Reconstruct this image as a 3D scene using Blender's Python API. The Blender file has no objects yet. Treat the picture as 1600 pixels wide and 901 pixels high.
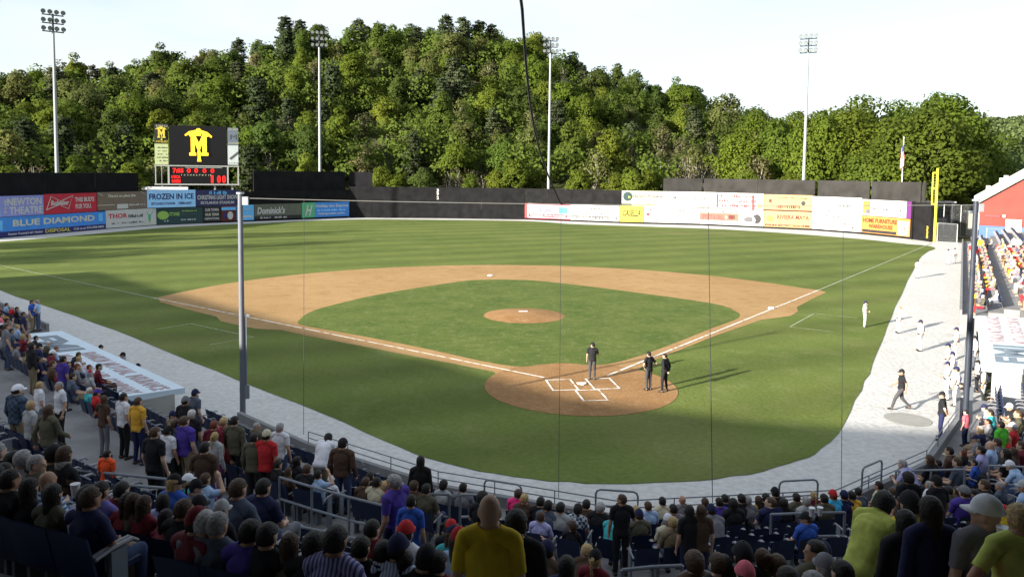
import bpy, bmesh, math, random
import numpy as np
from mathutils import Vector, Matrix, noise
from mathutils.geometry import tessellate_polygon
random.seed(7); RNG = np.random.default_rng(7)
SC = bpy.context.scene
R = math.radians
# ------------------------------------------------------------------ camera
CAM = Vector((-8.59913, -35.58816, 10.18711)); FOC = 1215.155; PY = 348.2
yaw, pitch, roll = 0.142020741, -0.0668062282, 0.0112061251
f_ = Vector((math.sin(yaw)*math.cos(pitch), math.cos(yaw)*math.cos(pitch), math.sin(pitch)))
r0 = Vector((math.cos(yaw), -math.sin(yaw), 0)); u0 = r0.cross(f_)
r_ = r0*math.cos(roll) + u0*math.sin(roll); u_ = -r0*math.sin(roll) + u0*math.cos(roll)
cd = bpy.data.cameras.new('camera'); cam = bpy.data.objects.new('camera', cd); SC.collection.objects.link(cam)
m = Matrix.Identity(4)
for i in range(3):
    m[i][0] = r_[i]; m[i][1] = u_[i]; m[i][2] = -f_[i]; m[i][3] = CAM[i]
cam.matrix_world = m
cd.sensor_width = 36; cd.lens = FOC*36/1600; cd.shift_y = (PY-450.5)/1600; cd.clip_end = 5000; cd.clip_start = .1
SC.camera = cam
# ------------------------------------------------------------------ light
SUN_AZ = 210; SUN_EL = 15.0
W = bpy.data.worlds.new('World'); SC.world = W; W.use_nodes = True
nt = W.node_tree; bg = nt.nodes['Background']
sky = nt.nodes.new('ShaderNodeTexSky'); sky.sky_type = 'NISHITA'; sky.sun_disc = False
sky.sun_elevation = R(SUN_EL); sky.sun_rotation = R(90-SUN_AZ); sky.air_density = 1.0; sky.dust_density = 1.5; sky.ozone_density = 1.0
# thin bright evening cloud veil over the blue
wt = nt.nodes.new('ShaderNodeTexCoord'); wm = nt.nodes.new('ShaderNodeMapping'); wm.inputs['Scale'].default_value = (1.4, 1.4, 5); wn = nt.nodes.new('ShaderNodeTexNoise'); wn.inputs['Scale'].default_value = 1.6; wn.inputs['Detail'].default_value = 5
wr = nt.nodes.new('ShaderNodeMapRange'); wr.inputs[1].default_value = .38; wr.inputs[2].default_value = .62; wr.inputs[3].default_value = .35; wr.inputs[4].default_value = .92
wx = nt.nodes.new('ShaderNodeMix'); wx.data_type = 'RGBA'; wx.inputs[7].default_value = (3.35, 3.55, 3.75, 1)
nt.links.new(wt.outputs['Generated'], wm.inputs[0]); nt.links.new(wm.outputs[0], wn.inputs['Vector']); nt.links.new(wn.outputs[0], wr.inputs[0]); nt.links.new(wr.outputs[0], wx.inputs[0])
nt.links.new(sky.outputs[0], wx.inputs[6]); nt.links.new(wx.outputs[2], bg.inputs[0]); bg.inputs[1].default_value = 0.085
sd = bpy.data.lights.new('sun', 'SUN'); sd.energy = 5.0; sd.angle = R(.9); sd.color = (1, .92, .80)
sun = bpy.data.objects.new('sun', sd); SC.collection.objects.link(sun)
sdir = Vector((math.cos(R(SUN_AZ))*math.cos(R(SUN_EL)), math.sin(R(SUN_AZ))*math.cos(R(SUN_EL)), math.sin(R(SUN_EL))))
sun.rotation_euler = sdir.to_track_quat('Z', 'Y').to_euler(); sun.location = (-60, -60, 60)
SC.view_settings.view_transform = 'Standard'; SC.view_settings.look = 'None'
SC.view_settings.exposure = 1.8; SC.view_settings.gamma = 1
# ------------------------------------------------------------------ helpers
def ray(x, y):                      # photo pixel -> world direction
    return r_*((x-800)/FOC) + u_*((PY-y)/FOC) + f_
def G(x, y, z=0.0):                 # photo pixel -> point on the plane at height z
    d = ray(x, y); t = (z-CAM.z)/d.z
    return CAM + d*t
def atY(x, y, Y):
    d = ray(x, y); return CAM + d*((Y-CAM.y)/d.y)
def proj(p):
    v = Vector(p)-CAM; w = v.dot(f_)
    return (800+FOC*v.dot(r_)/w, PY-FOC*v.dot(u_)/w, w)
def hz(X, Y, y):                    # height over (X,Y) seen at pixel row y
    lo, hi = -5., 120.
    for _ in range(40):
        q = (lo+hi)/2
        if proj((X, Y, q))[1] > y: lo = q
        else: hi = q
    return lo
COL = SC.collection
def tag(o, label=None, cat=None, group=None, kind=None):
    if label: o['label'] = label
    if cat: o['category'] = cat
    if group: o['group'] = group
    if kind: o['kind'] = kind
    return o
def empty(name, loc, rz=0):
    o = bpy.data.objects.new(name, None); COL.objects.link(o); o.location = loc; o.rotation_euler = (0, 0, rz); o.empty_display_size = .2
    return o
def obj(name, mesh, parent=None, loc=None, rot=None):
    o = bpy.data.objects.new(name, mesh); COL.objects.link(o)
    if parent: o.parent = parent
    if loc is not None: o.location = loc
    if rot is not None: o.rotation_euler = rot
    return o
def copy_tree(o, parent=None):
    c = o.copy(); COL.objects.link(c); c.parent = parent
    for ch in o.children: copy_tree(ch, c)
    return c
class MB:
    def __init__(s): s.v = []; s.f = []
    def add(s, v, f):
        b = len(s.v); s.v += [tuple(p) for p in v]; s.f += [tuple(i+b for i in q) for q in f]; return s
    def box(s, c, d, rz=0, M=None):
        x, y, z = d[0]/2, d[1]/2, d[2]/2; cs, sn = math.cos(rz), math.sin(rz); P = []
        for sx, sy, sz in ((-1,-1,-1),(1,-1,-1),(1,1,-1),(-1,1,-1),(-1,-1,1),(1,-1,1),(1,1,1),(-1,1,1)):
            a, b = sx*x, sy*y; P.append(Vector((c[0]+a*cs-b*sn, c[1]+a*sn+b*cs, c[2]+sz*z)))
        if M: P = [M @ p for p in P]
        return s.add(P, [(3,2,1,0),(4,5,6,7),(0,1,5,4),(1,2,6,5),(2,3,7,6),(3,0,4,7)])
    def tube(s, pts, r, n=6, r2=None):
        pts = [Vector(p) for p in pts]; k = len(pts); V = []; Fc = []
        for i, p in enumerate(pts):
            t = (pts[min(i+1, k-1)]-pts[max(i-1, 0)]).normalized()
            a = t.cross(Vector((0, 0, 1)))
            if a.length < 1e-3: a = t.cross(Vector((0, 1, 0)))
            a.normalize(); b = t.cross(a)
            rr = r if r2 is None else r+(r2-r)*i/(k-1)
            V += [p+(a*math.cos(2*math.pi*j/n)+b*math.sin(2*math.pi*j/n))*rr for j in range(n)]
        for i in range(k-1):
            for j in range(n):
                Fc.append((i*n+j, i*n+(j+1)%n, (i+1)*n+(j+1)%n, (i+1)*n+j))
        Fc.append(tuple(range(n-1, -1, -1))); Fc.append(tuple((k-1)*n+j for j in range(n)))
        return s.add(V, Fc)
    def ell(s, c, r, nu=10, nv=6, M=None):
        V = []; Fc = []
        for i in range(1, nv):
            th = math.pi*i/nv
            for j in range(nu):
                ph = 2*math.pi*j/nu; V.append(Vector((r[0]*math.sin(th)*math.cos(ph), r[1]*math.sin(th)*math.sin(ph), r[2]*math.cos(th))))
        V.append(Vector((0, 0, r[2]))); V.append(Vector((0, 0, -r[2]))); T = len(V)-2; B = T+1
        for i in range(nv-2):
            for j in range(nu): Fc.append((i*nu+j, (i+1)*nu+j, (i+1)*nu+(j+1)%nu, i*nu+(j+1)%nu))
        for j in range(nu): Fc.append((T, j, (j+1)%nu)); Fc.append((B, (nv-2)*nu+(j+1)%nu, (nv-2)*nu+j))
        if M is not None: V = [M @ p for p in V]
        return s.add([p+Vector(c) for p in V], Fc)
    def mesh(s, name, mat=None, smooth=False):
        me = bpy.data.meshes.new(name); me.from_pydata(s.v, [], s.f); me.update()
        if mat: me.materials.append(mat)
        if smooth: me.polygons.foreach_set('use_smooth', [True]*len(me.polygons))
        return me
    def build(s, name, mat=None, parent=None, smooth=False, loc=None, rot=None):
        return obj(name, s.mesh(name, mat, smooth), parent, loc, rot)
def sheet(name, pts, z, mat, kind='structure', parent=None):       # flat polygon sheet, triangulated
    P = [Vector((p[0], p[1], 0)) for p in pts]; T = tessellate_polygon([P])
    fs = []
    for a, b_, c in T:
        cr = (P[b_]-P[a]).cross(P[c]-P[a]).z
        if abs(cr) > 1e-9: fs.append((a, b_, c) if cr > 0 else (a, c, b_))
    me = bpy.data.meshes.new(name); me.from_pydata([(p.x, p.y, z) for p in P], [], fs); me.update(); me.materials.append(mat)
    o = obj(name, me, parent)
    if kind: o['kind'] = kind
    return o
def smooth_path(pts, n=8, closed=True):
    P = [Vector((p[0], p[1])) for p in pts]; out = []; k = len(P)
    for i in range(k if closed else k-1):
        g = lambda j: P[j % k] if closed else P[max(0, min(k-1, j))]
        p0, p1, p2, p3 = g(i-1), g(i), g(i+1), g(i+2)
        for t in range(n):
            t /= n; out.append(.5*((2*p1)+(p2-p0)*t+(2*p0-5*p1+4*p2-p3)*t*t+(3*p1-p0-3*p2+p3)*t**3))
    if not closed: out.append(P[-1])
    return out
# ------------------------------------------------------------------ materials
MATS = {}
def mat(name, col=(.5,.5,.5), rough=.7, metal=0, noise_amt=.0, nscale=5., bump=0., emit=None, objcol=False, spec=.3, trans=0.):
    if name in MATS: return MATS[name]
    M = bpy.data.materials.new(name); M.use_nodes = True; MATS[name] = M
    n = M.node_tree; b = n.nodes['Principled BSDF']; L = n.links.new
    b.inputs['Roughness'].default_value = rough; b.inputs['Metallic'].default_value = metal
    b.inputs['Specular IOR Level'].default_value = spec
    b.inputs['Base Color'].default_value = (*col, 1)
    src = None
    if objcol:
        oi = n.nodes.new('ShaderNodeObjectInfo'); src = oi.outputs['Color']
    if noise_amt or bump:
        tc = n.nodes.new('ShaderNodeTexCoord'); nz = n.nodes.new('ShaderNodeTexNoise'); nz.inputs['Scale'].default_value = nscale
        nz.inputs['Detail'].default_value = 6; L(tc.outputs['Object'], nz.inputs['Vector'])
    if noise_amt:
        mr = n.nodes.new('ShaderNodeMapRange'); mr.inputs[1].default_value = .3; mr.inputs[2].default_value = .7
        mr.inputs[3].default_value = 1-noise_amt; mr.inputs[4].default_value = 1+noise_amt; L(nz.outputs[0], mr.inputs[0])
        mx = n.nodes.new('ShaderNodeVectorMath'); mx.operation = 'SCALE'
        if src: L(src, mx.inputs[0])
        else: mx.inputs[0].default_value = col
        L(mr.outputs[0], mx.inputs['Scale']); src = mx.outputs[0]
    if src: L(src, b.inputs['Base Color'])
    if bump:
        bp = n.nodes.new('ShaderNodeBump'); bp.inputs['Strength'].default_value = bump; bp.inputs['Distance'].default_value = .02
        L(nz.outputs[0], bp.inputs['Height']); L(bp.outputs[0], b.inputs['Normal'])
    if emit:
        b.inputs['Emission Color'].default_value = (*emit[0], 1); b.inputs['Emission Strength'].default_value = emit[1]
    if trans:
        tr = n.nodes.new('ShaderNodeBsdfTranslucent'); ms = n.nodes.new('ShaderNodeMixShader'); ms.inputs[0].default_value = trans
        if src: L(src, tr.inputs[0])
        else: tr.inputs[0].default_value = (*col, 1)
        L(b.outputs[0], ms.inputs[1]); L(tr.outputs[0], ms.inputs[2]); L(ms.outputs[0], n.nodes['Material Output'].inputs[0])
    return M
def ground_mat(name, c1, c2, s1, s2, c3=None, bump=.3, bscale=30, stripes=None, wear=False):
    M = bpy.data.materials.new(name); M.use_nodes = True; n = M.node_tree; b = n.nodes['Principled BSDF']; L = n.links.new
    b.inputs['Roughness'].default_value = .95; b.inputs['Specular IOR Level'].default_value = .1
    geo = n.nodes.new('ShaderNodeNewGeometry')
    def nz(s, d=5, ro=.6):
        t = n.nodes.new('ShaderNodeTexNoise'); t.inputs['Scale'].default_value = s; t.inputs['Detail'].default_value = d; t.inputs['Roughness'].default_value = ro
        L(geo.outputs['Position'], t.inputs['Vector']); return t
    def mix(a, c, fac, lo=.35, hi=.65):
        mr = n.nodes.new('ShaderNodeMapRange'); mr.inputs[1].default_value = lo; mr.inputs[2].default_value = hi; L(fac, mr.inputs[0])
        x = n.nodes.new('ShaderNodeMix'); x.data_type = 'RGBA'; L(mr.outputs[0], x.inputs[0])
        for k, v in ((6, a), (7, c)):
            if isinstance(v, tuple): x.inputs[k].default_value = (*v, 1)
            else: L(v, x.inputs[k])
        return x.outputs[2]
    c = mix(c1, c2, nz(s1).outputs[0])
    if c3: c = mix(c, c3, nz(s2, 8, .7).outputs[0], .5, .75)
    if stripes:
        w = n.nodes.new('ShaderNodeTexWave'); w.inputs['Scale'].default_value = stripes[0]; w.inputs['Distortion'].default_value = 1.2; w.inputs['Detail Scale'].default_value = .3
        mp = n.nodes.new('ShaderNodeMapping'); mp.inputs['Rotation'].default_value = (0, 0, R(stripes[1])); L(geo.outputs['Position'], mp.inputs['Vector']); L(mp.outputs[0], w.inputs['Vector'])
        mr = n.nodes.new('ShaderNodeMapRange'); mr.inputs[3].default_value = 1-stripes[2]; mr.inputs[4].default_value = 1+stripes[2]; L(w.outputs[1], mr.inputs[0])
        sc_ = n.nodes.new('ShaderNodeVectorMath'); sc_.operation = 'SCALE'; L(c, sc_.inputs[0]); L(mr.outputs[0], sc_.inputs['Scale']); c = sc_.outputs[0]
    if wear:            # worn lighter patches where the outfielders stand
        c = mix(c, (.17,.155,.07), nz(.035, 2).outputs[0], .62, .80)
    fine = nz(bscale, 3)
    mr = n.nodes.new('ShaderNodeMapRange'); mr.inputs[1].default_value = .3; mr.inputs[2].default_value = .7; mr.inputs[3].default_value = .86; mr.inputs[4].default_value = 1.14; L(fine.outputs[0], mr.inputs[0])
    s3 = n.nodes.new('ShaderNodeVectorMath'); s3.operation = 'SCALE'; L(c, s3.inputs[0]); L(mr.outputs[0], s3.inputs['Scale'])
    L(s3.outputs[0], b.inputs['Base Color'])
    bp = n.nodes.new('ShaderNodeBump'); bp.inputs['Strength'].default_value = bump; bp.inputs['Distance'].default_value = .05; L(fine.outputs[0], bp.inputs['Height']); L(bp.outputs[0], b.inputs['Normal'])
    return M
gGrass = ground_mat('mown_grass', (.078,.110,.023), (.112,.140,.033), .07, .45, (.135,.155,.052), .6, 5, stripes=(.05, 72, .13), wear=True)
gInf = ground_mat('infield_turf', (.062,.098,.019), (.100,.130,.030), .35, 1.6, (.16,.17,.07), .6, 8)
gDirt = ground_mat('infield_clay', (.295,.185,.082), (.35,.225,.105), .10, .7, (.24,.142,.056), .3, 9)
gClay = ground_mat('mound_clay', (.225,.122,.050), (.29,.168,.075), .35, 2, (.33,.20,.10), .4, 9)
gTrack = ground_mat('crushed_stone', (.45,.445,.43), (.49,.485,.47), .12, .8, (.41,.40,.38), .8, 4)
gWood = ground_mat('forest_floor', (.035,.045,.015), (.06,.06,.03), .08, 1, (.02,.03,.01), .6, 2)
mChalk = mat('chalk', (.68,.64,.58), .9, noise_amt=.1, nscale=3)
mConc = mat('concrete', (.19,.19,.195), .9, noise_amt=.16, nscale=1.3, bump=.3)
mConcL = mat('pale_concrete', (.32,.32,.30), .9, noise_amt=.14, nscale=1.5, bump=.2)
_n = mChalk.node_tree; _b = _n.nodes['Principled BSDF']; _g = _n.nodes.new('ShaderNodeNewGeometry'); _z = _n.nodes.new('ShaderNodeTexNoise'); _z.inputs['Scale'].default_value = 2.2; _z.inputs['Detail'].default_value = 6
_r = _n.nodes.new('ShaderNodeMapRange'); _r.inputs[1].default_value = .50; _r.inputs[2].default_value = .66; _m = _n.nodes.new('ShaderNodeMix'); _m.data_type = 'RGBA'; _m.inputs[6].default_value = (.68, .64, .58, 1); _m.inputs[7].default_value = (.34, .22, .12, 1)
_n.links.new(_g.outputs['Position'], _z.inputs['Vector']); _n.links.new(_z.outputs[0], _r.inputs[0]); _n.links.new(_r.outputs[0], _m.inputs[0]); _n.links.new(_m.outputs[2], _b.inputs['Base Color'])
mWorn = mat('worn_chalk', (.33,.36,.25), .9, noise_amt=.3, nscale=2)
mRail = mat('painted_rail', (.16,.18,.21), .45, noise_amt=.1, nscale=9)
mSteel = mat('galvanised_steel', (.42,.44,.46), .45, metal=.4, noise_amt=.1, nscale=3)
mPole = mat('grey_pole_paint', (.115,.125,.15), .5, noise_amt=.08, nscale=2)
mNavyPole = mat('navy_pole_paint', (.028,.034,.050), .5, noise_amt=.08, nscale=2)
mBlack = mat('black_wall_board', (.014,.014,.015), .9, noise_amt=.25, nscale=.8, spec=.02)
mScreen = mat('dark_windscreen', (.014,.014,.016), .95, noise_amt=.2, nscale=.6, spec=.02)
mWhite = mat('white_paint', (.78,.78,.78), .6, noise_amt=.05, nscale=2)
mYellow = mat('yellow_paint', (.75,.62,.05), .5, noise_amt=.05, nscale=2)
mSeat = mat('navy_plastic', (.012,.022,.062), .45, noise_amt=.2, nscale=4)
mArm = mat('grey_armrest', (.20,.20,.22), .4, noise_amt=.1)
def pmat(name, c, rough=.6): return mat('print_'+name, c, rough, noise_amt=.06, nscale=.9)
# ------------------------------------------------------------------ terrain
WALL = [Vector(p) for p in [(-74,64),(-64.1,81.8),(-56.6,98.4),(-51.4,107.3),(-19.5,130.7),(-.9,129.2),(17.2,125.6),(35.3,114.2),(49.3,109.),(65.4,96.2),(70.1,87.6),(72.2,77.7),(72.1,73.3)]]
SKX = [-900,-300,0,60,130,200,270,340,380,440,600,700,790,850,900,960,1020,1080,1130,1200,1300,1450,1560,1700,2400]
SKY_ = [190,150,147,135,130,118,100,92,84,52,50,44,57,72,90,112,128,140,150,172,190,205,228,238,242]
def az_px(az):   # az measured like yaw (from +Y to +X)
    a = az-yaw
    return 800+FOC*math.tan(max(-1.2, min(1.2, a)))
RWX = [-300, 0, 160, 240, 545, 684, 820, 975, 1095, 1270, 1350, 1430, 1460, 1530, 1700]
RWR = [128, 130, 143, 149, 167, 165, 163, 156, 156, 152, 147, 140, 135, 190, 190]
def hill(X, Y):
    dx, dy = X-CAM.x, Y-CAM.y; r = math.hypot(dx, dy); az = math.atan2(dx, dy)
    if abs(az-yaw) > 1.25: return 0
    x = az_px(az); top = np.interp(x, SKX, SKY_)
    H = 10+max(0, (267-top)-58)/FOC*300
    r1 = np.interp(x, RWX, RWR)+12; t = max(0, min(1, (r-r1)/(300-r1))); s = t*t*(3-2*t)*.55+t*.45
    h = H*s
    if r > 330: h -= (r-330)*.10*min(1, H/40)
    h += 1.5*noise.noise(Vector((X*.03, Y*.03, 0)))*min(1, max(0, (r-r1)/30))
    far = np.interp(x, [900, 1300, 1500, 1620, 2400], [20, 34, 46, 48, 44])
    if r > 400:
        q = max(0, min(1, (r-420)/380)); h = max(h, -2+far*q*q*(3-2*q)+3*noise.noise(Vector((X*.006, Y*.006, 3))))
    fade = max(0, min(1, (1.25-abs(az-yaw))/.15))
    return max(h, -.0)*fade
def make_ground():
    azs = sorted(set([round(-math.pi+math.radians(6)*i, 4) for i in range(60)]+[round(yaw+math.radians(-62+1.0*i), 4) for i in range(125)]))
    rs = [0, 60, 110, 125]+[125+8*i for i in range(1, 26)]+[350, 380, 410, 440, 480, 520, 570, 620, 680, 740, 800, 870, 1000, 1400, 2200, 3500]
    V = []; n = len(azs)
    for r in rs[1:]:
        for a in azs:
            X, Y = CAM.x+r*math.sin(a), CAM.y+r*math.cos(a); V.append((X, Y, (hill(X, Y) if r > 125 else 0)-.06))
    V.append((CAM.x, CAM.y, -.06)); Fc = [(len(V)-1, (j+1) % n, j) for j in range(n)]
    for i in range(len(rs)-2):
        for j in range(n):
            k = (j+1) % n; Fc.append((i*n+j, i*n+k, (i+1)*n+k, (i+1)*n+j))
    me = bpy.data.meshes.new('ground'); me.from_pydata(V, [], Fc); me.materials.append(gWood); me.update()
    me.polygons.foreach_set('use_smooth', [True]*len(me.polygons)); me.update()
    o = obj('ground', me); o['kind'] = 'structure'
make_ground()
# stadium front wall line (plan), outward offsets are measured from it
F = [Vector(p) for p in [(-70,64),(-15.5,-5.2),(-11.5,-10.2),(-7.5,-14),(-3,-16.5),(3,-16.5),(7.5,-14),(11.5,-10.2),(15.5,-5.2),(70,64)]]
FT = [(F[i+1]-F[i]).normalized() for i in range(9)]; FN = [Vector((t.y, -t.x)) for t in FT]
def off(i, d):                       # vertex i of F offset outward by d (mitred)
    if i == 0: return F[0]+FN[0]*d
    if i == 9: return F[9]+FN[8]*d
    a, b = FN[i-1], FN[i]; mv = (a+b).normalized(); return F[i]+mv*(d/mv.dot(a))
def dist(p):
    p = Vector((p[0], p[1])); best = (-1e9, 0)
    for i in range(9):
        v = (p-F[i]).dot(FN[i])
        if v > best[0]: best = (v, i)
    return best
ROWS = [(1.2+.86*k, 1.0+.3*k) for k in range(6)]           # lower bowl: offset of row centre, floor height
AISLE_Z = 2.55
UP = [(8.7+.85*k, 3.45+.42*k) for k in range(14)]          # upper rows
DUG = (0.0, 3.3)
# field sheets
trackpts = [off(i, 1.0) for i in range(10)]+[Vector((78, 70))]+[Vector(w)+Vector((0, 3)) for w in reversed(WALL)]+[Vector((-78, 66))]
sheet('warning_track', trackpts, 0.0, gTrack)
ge = [(1230,725),(1300,690),(1345,610),(1372,545),(1400,480),(1440,400)]
right = [G(*p) for p in ge]
outf = [G(x, y) for x, y in [(1462,388),(1440,383),(1420,381.5),(1350,374),(1270,367.5),(1175,361),(1095,357),(975,353),(890,350)]]+[Vector(p) for p in [(17,120),(-1,123.5),(-18,124),(-36,112),(-47,103),(-52,94),(-58,82),(-66,66)]]
left = [Vector((-58, 54))]+[G(*p) for p in [(0,453),(150,505),(300,565),(500,645),(660,712),(800,745),(950,756),(1120,748)]]
gp = smooth_path([(p[0], p[1]) for p in right+outf+left], 5)
gp = [p+Vector((noise.noise(Vector((p.x*2, p.y*2, 0))), noise.noise(Vector((p.x*2, p.y*2, 5)))))*.18 for p in gp]
sheet('outfield_grass', gp, .02, gGrass)
dl = [G(*p) for p in [(247,465),(250,472),(290,483),(338,495),(345,502),(370,508),(400,514),(440,516),(480,525),(560,540),(640,556),(700,567),(770,581),(800,600),(960,610),(1010,568),(1060,548),(1120,524),(1190,500),(1235,494),(1247,487),(1245,480),(1268,468),(1291,457),(1280,453.5)]]
arc = [Vector((28.96*math.cos(a), 18.44+28.96*math.sin(a))) for a in [R(18.3+(161.7-18.3)*i/50) for i in range(51)]]
dirt = [Vector((p[0], p[1])) for p in dl]+arc[1:-1]
sheet('infield_dirt', dirt, .03, gDirt)
sheet('home_circle', [Vector((-.15+4.55*math.cos(2*math.pi*i/60), -.05+4.55*math.sin(2*math.pi*i/60))) for i in range(60)], .034, gClay)
ig = [G(*p) for p in [(845,570),(812,573.5),(760,566),(700,553),(640,540),(560,524.5),(500,514),(468,507),(468,500),(485,488),(520,477),(600,459),(720,440),(760,437.5),(800,437.5),(850,440),(960,453),(1110,474),(1150,487),(1155,494),(1148,500),(1110,514),(1060,534),(1000,556),(960,567),(930,571),(880,568)]]
sheet('infield_grass', smooth_path([(p[0], p[1]) for p in ig], 4), .038, gInf)
# mound
b = MB(); n = 36
for k, (rr, zz) in enumerate([(2.85,.045),(2.2,.11),(1.2,.23),(.5,.25)]):
    b.v += [(rr*math.cos(2*math.pi*i/n), 17.98+rr*math.sin(2*math.pi*i/n), zz) for i in range(n)]
for k in range(3):
    b.f += [(k*n+i, k*n+(i+1) % n, (k+1)*n+(i+1) % n, (k+1)*n+i) for i in range(n)]
b.f.append(tuple(3*n+i for i in range(n)))
o = b.build('pitchers_mound', gClay, smooth=True); o['kind'] = 'structure'
tag(MB().box((0, 18.44, .265), (.61, .15, .03)).build('pitching_rubber', mWhite), 'white pitching rubber on top of the clay mound', 'pitching rubber')
def line(name, a, b_, w=.09, z=.045, kind='structure', m_=None):
    a = Vector(a[:2]); b_ = Vector(b_[:2]); t = (b_-a).normalized(); nn = Vector((-t.y, t.x))*w/2
    L_ = (b_-a).length; k = max(2, int(L_/1.2)); lo = []; up = []
    for i in range(k+1):
        p = a+t*(L_*i/k); q = 1+.35*noise.noise(Vector((p.x*1.7, p.y*1.7, 1)))
        lo.append(p-nn*q); up.append(p+nn*q)
    return sheet(name, lo+up[::-1], z, m_ or mChalk, kind)
line('right_foul_line', (1.6,1.6), (27.6,27.6), .14); line('right_foul_line', (27.6,27.6), (70.2,70.6), .12, m_=mWorn)
line('left_foul_line', (-1.6,1.6), (-27.6,27.6), .13); line('left_foul_line', (-27.6,27.6), (-66,67), .10, m_=mWorn)
def frame(name, x0, y0, x1, y1, w=.1, z=.049):
    b = MB()
    for (ax, ay, bx, by) in ((x0,y0,x1,y0+w),(x0,y1-w,x1,y1),(x0,y0+w,x0+w,y1-w),(x1-w,y0+w,x1,y1-w)):
        b.add([(ax,ay,z),(bx,ay,z),(bx,by,z),(ax,by,z)], [(0,1,2,3)])
    o = b.build(name, mChalk); o['kind'] = 'structure'
frame('batters_box', -1.64,-.74,-.34,1.16); frame('batters_box', .34,-.74,1.64,1.16); frame('catchers_box', -.6,-2.5,.6,-.745)
b = MB(); b.v = [(0,0,.05),(.216,.216,.05),(.216,.43,.05),(-.216,.43,.05),(-.216,.216,.05),(0,0,.075),(.216,.216,.075),(.216,.43,.075),(-.216,.43,.075),(-.216,.216,.075)]
b.f = [(5,6,7,8,9),(0,1,6,5),(1,2,7,6),(2,3,8,7),(3,4,9,8),(4,0,5,9)]
tag(b.build('home_plate', mWhite), 'white five sided home plate between the batters boxes', 'home plate')
def base(x, y, lab):
    e = empty('base_bag', (x, y, .03), R(45)); tag(e, lab, 'base')
    bb = MB(); s = .2; bb.v = [(-s,-s,0),(s,-s,0),(s,s,0),(-s,s,0),(-s*.9,-s*.9,.1),(s*.9,-s*.9,.1),(s*.9,s*.9,.1),(-s*.9,s*.9,.1)]
    bb.f = [(4,5,6,7),(0,1,5,4),(1,2,6,5),(2,3,7,6),(3,0,4,7)]; bb.build('cushion', mWhite, e)
base(19.15, 19.3, 'white square first base on the right foul line'); base(0, 38.8, 'white square second base on the dirt behind the mound'); base(-19.15, 19.3, 'white square third base beside the left foul line')
for seg in ([(245,515),(298,506)], [(298,506),(396,527)], [(396,527),(328,539)], [(1272,490),(1234,511)], [(1234,511),(1303,519)], [(1272,490),(1340,497)]):
    line('coaching_box_line', G(*seg[0]), G(*seg[1]), .07, .03, m_=mWorn)
c = G(1418, 655)
b = MB(); n = 32
for rr, zz in ((.92,.012),(.9,.02)): b.v += [(rr*math.cos(2*math.pi*i/n), rr*math.sin(2*math.pi*i/n), zz) for i in range(n)]
b.f = [tuple(n+i for i in range(n))]+[(i, (i+1) % n, n+(i+1) % n, n+i) for i in range(n)]
e = b.build('on_deck_mat', mat('grey_mat', (.27,.27,.25), .9, noise_amt=.08, nscale=3), loc=(c.x, c.y, .0)); tag(e, 'round grey on-deck mat lying on the white gravel', 'mat')
# ------------------------------------------------------------------ grandstand
def sweep(name, prof, i0, i1, material, s0=None, s1=None, kind='structure'):
    """profile [(d,z)...] swept along the wall line between vertices i0..i1"""
    b = MB(); k = len(prof); st = []
    for i in range(i0, i1+1):
        st.append([off(i, d) for d, z in prof])
    if s0 is not None: st[0] = [off(i0, d)+FT[i0]*s0 for d, z in prof]
    if s1 is not None: st[-1] = [off(i1-1, d)+FT[i1-1]*s1 for d, z in prof]
    for ring in st: b.v += [(p.x, p.y, z) for p, (d, z) in zip(ring, prof)]
    for a in range(len(st)-1):
        for j in range(k-1): b.f.append((a*k+j, (a+1)*k+j, (a+1)*k+j+1, a*k+j+1))
    for a in (0, (len(st)-1)*k):
        q = [tuple(b.v[a+j]) for j in range(k)]; base_i = len(b.v); b.v += [(x, y, -.05) for x, y, z in q]
        for j in range(k-1): b.f.append((a+j, a+j+1, base_i+j+1, base_i+j))
    o = b.build(name, material)
    if kind: o['kind'] = kind
    return o
def lower_profile(dug=False):
    P = []
    if not dug:
        P += [(0,-.05),(0,1.32),(.15,1.32),(.15,1.0)]
        rows = ROWS
    else:
        P += [(3.45,-.05),(3.45,1.9),(3.6,1.9),(3.6,1.6)]; rows = ROWS[3:]
    for d, z in rows:
        if P[-1][1] != z: P += [(d-.43, P[-1][1]), (d-.43, z)]
        P.append((d+.43, z))
    P += [(rows[-1][0]+.43, AISLE_Z), (8.2, AISLE_Z)]
    return P
LW0 = (F[1]-F[0]).length; RW = (F[9]-F[8]).length
L1 = (F[2]-F[1]).length
sweep('lower_stand', lower_profile(), 1, 8, mConc, s0=1.8, s1=L1-1.8)
sweep('lower_stand', lower_profile(True), 7, 8, mConc, s0=L1-1.78); sweep('lower_stand', lower_profile(True), 1, 2, mConc, s1=1.78)
UPROF = [(8.2,AISLE_Z),(8.2,3.45)]
for d, z in UP:
    if UPROF[-1][1] != z: UPROF += [(d-.425, UPROF[-1][1]), (d-.425, z)]
    UPROF.append((d+.425, z))
UPROF += [(21.5, UPROF[-1][1])]
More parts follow.
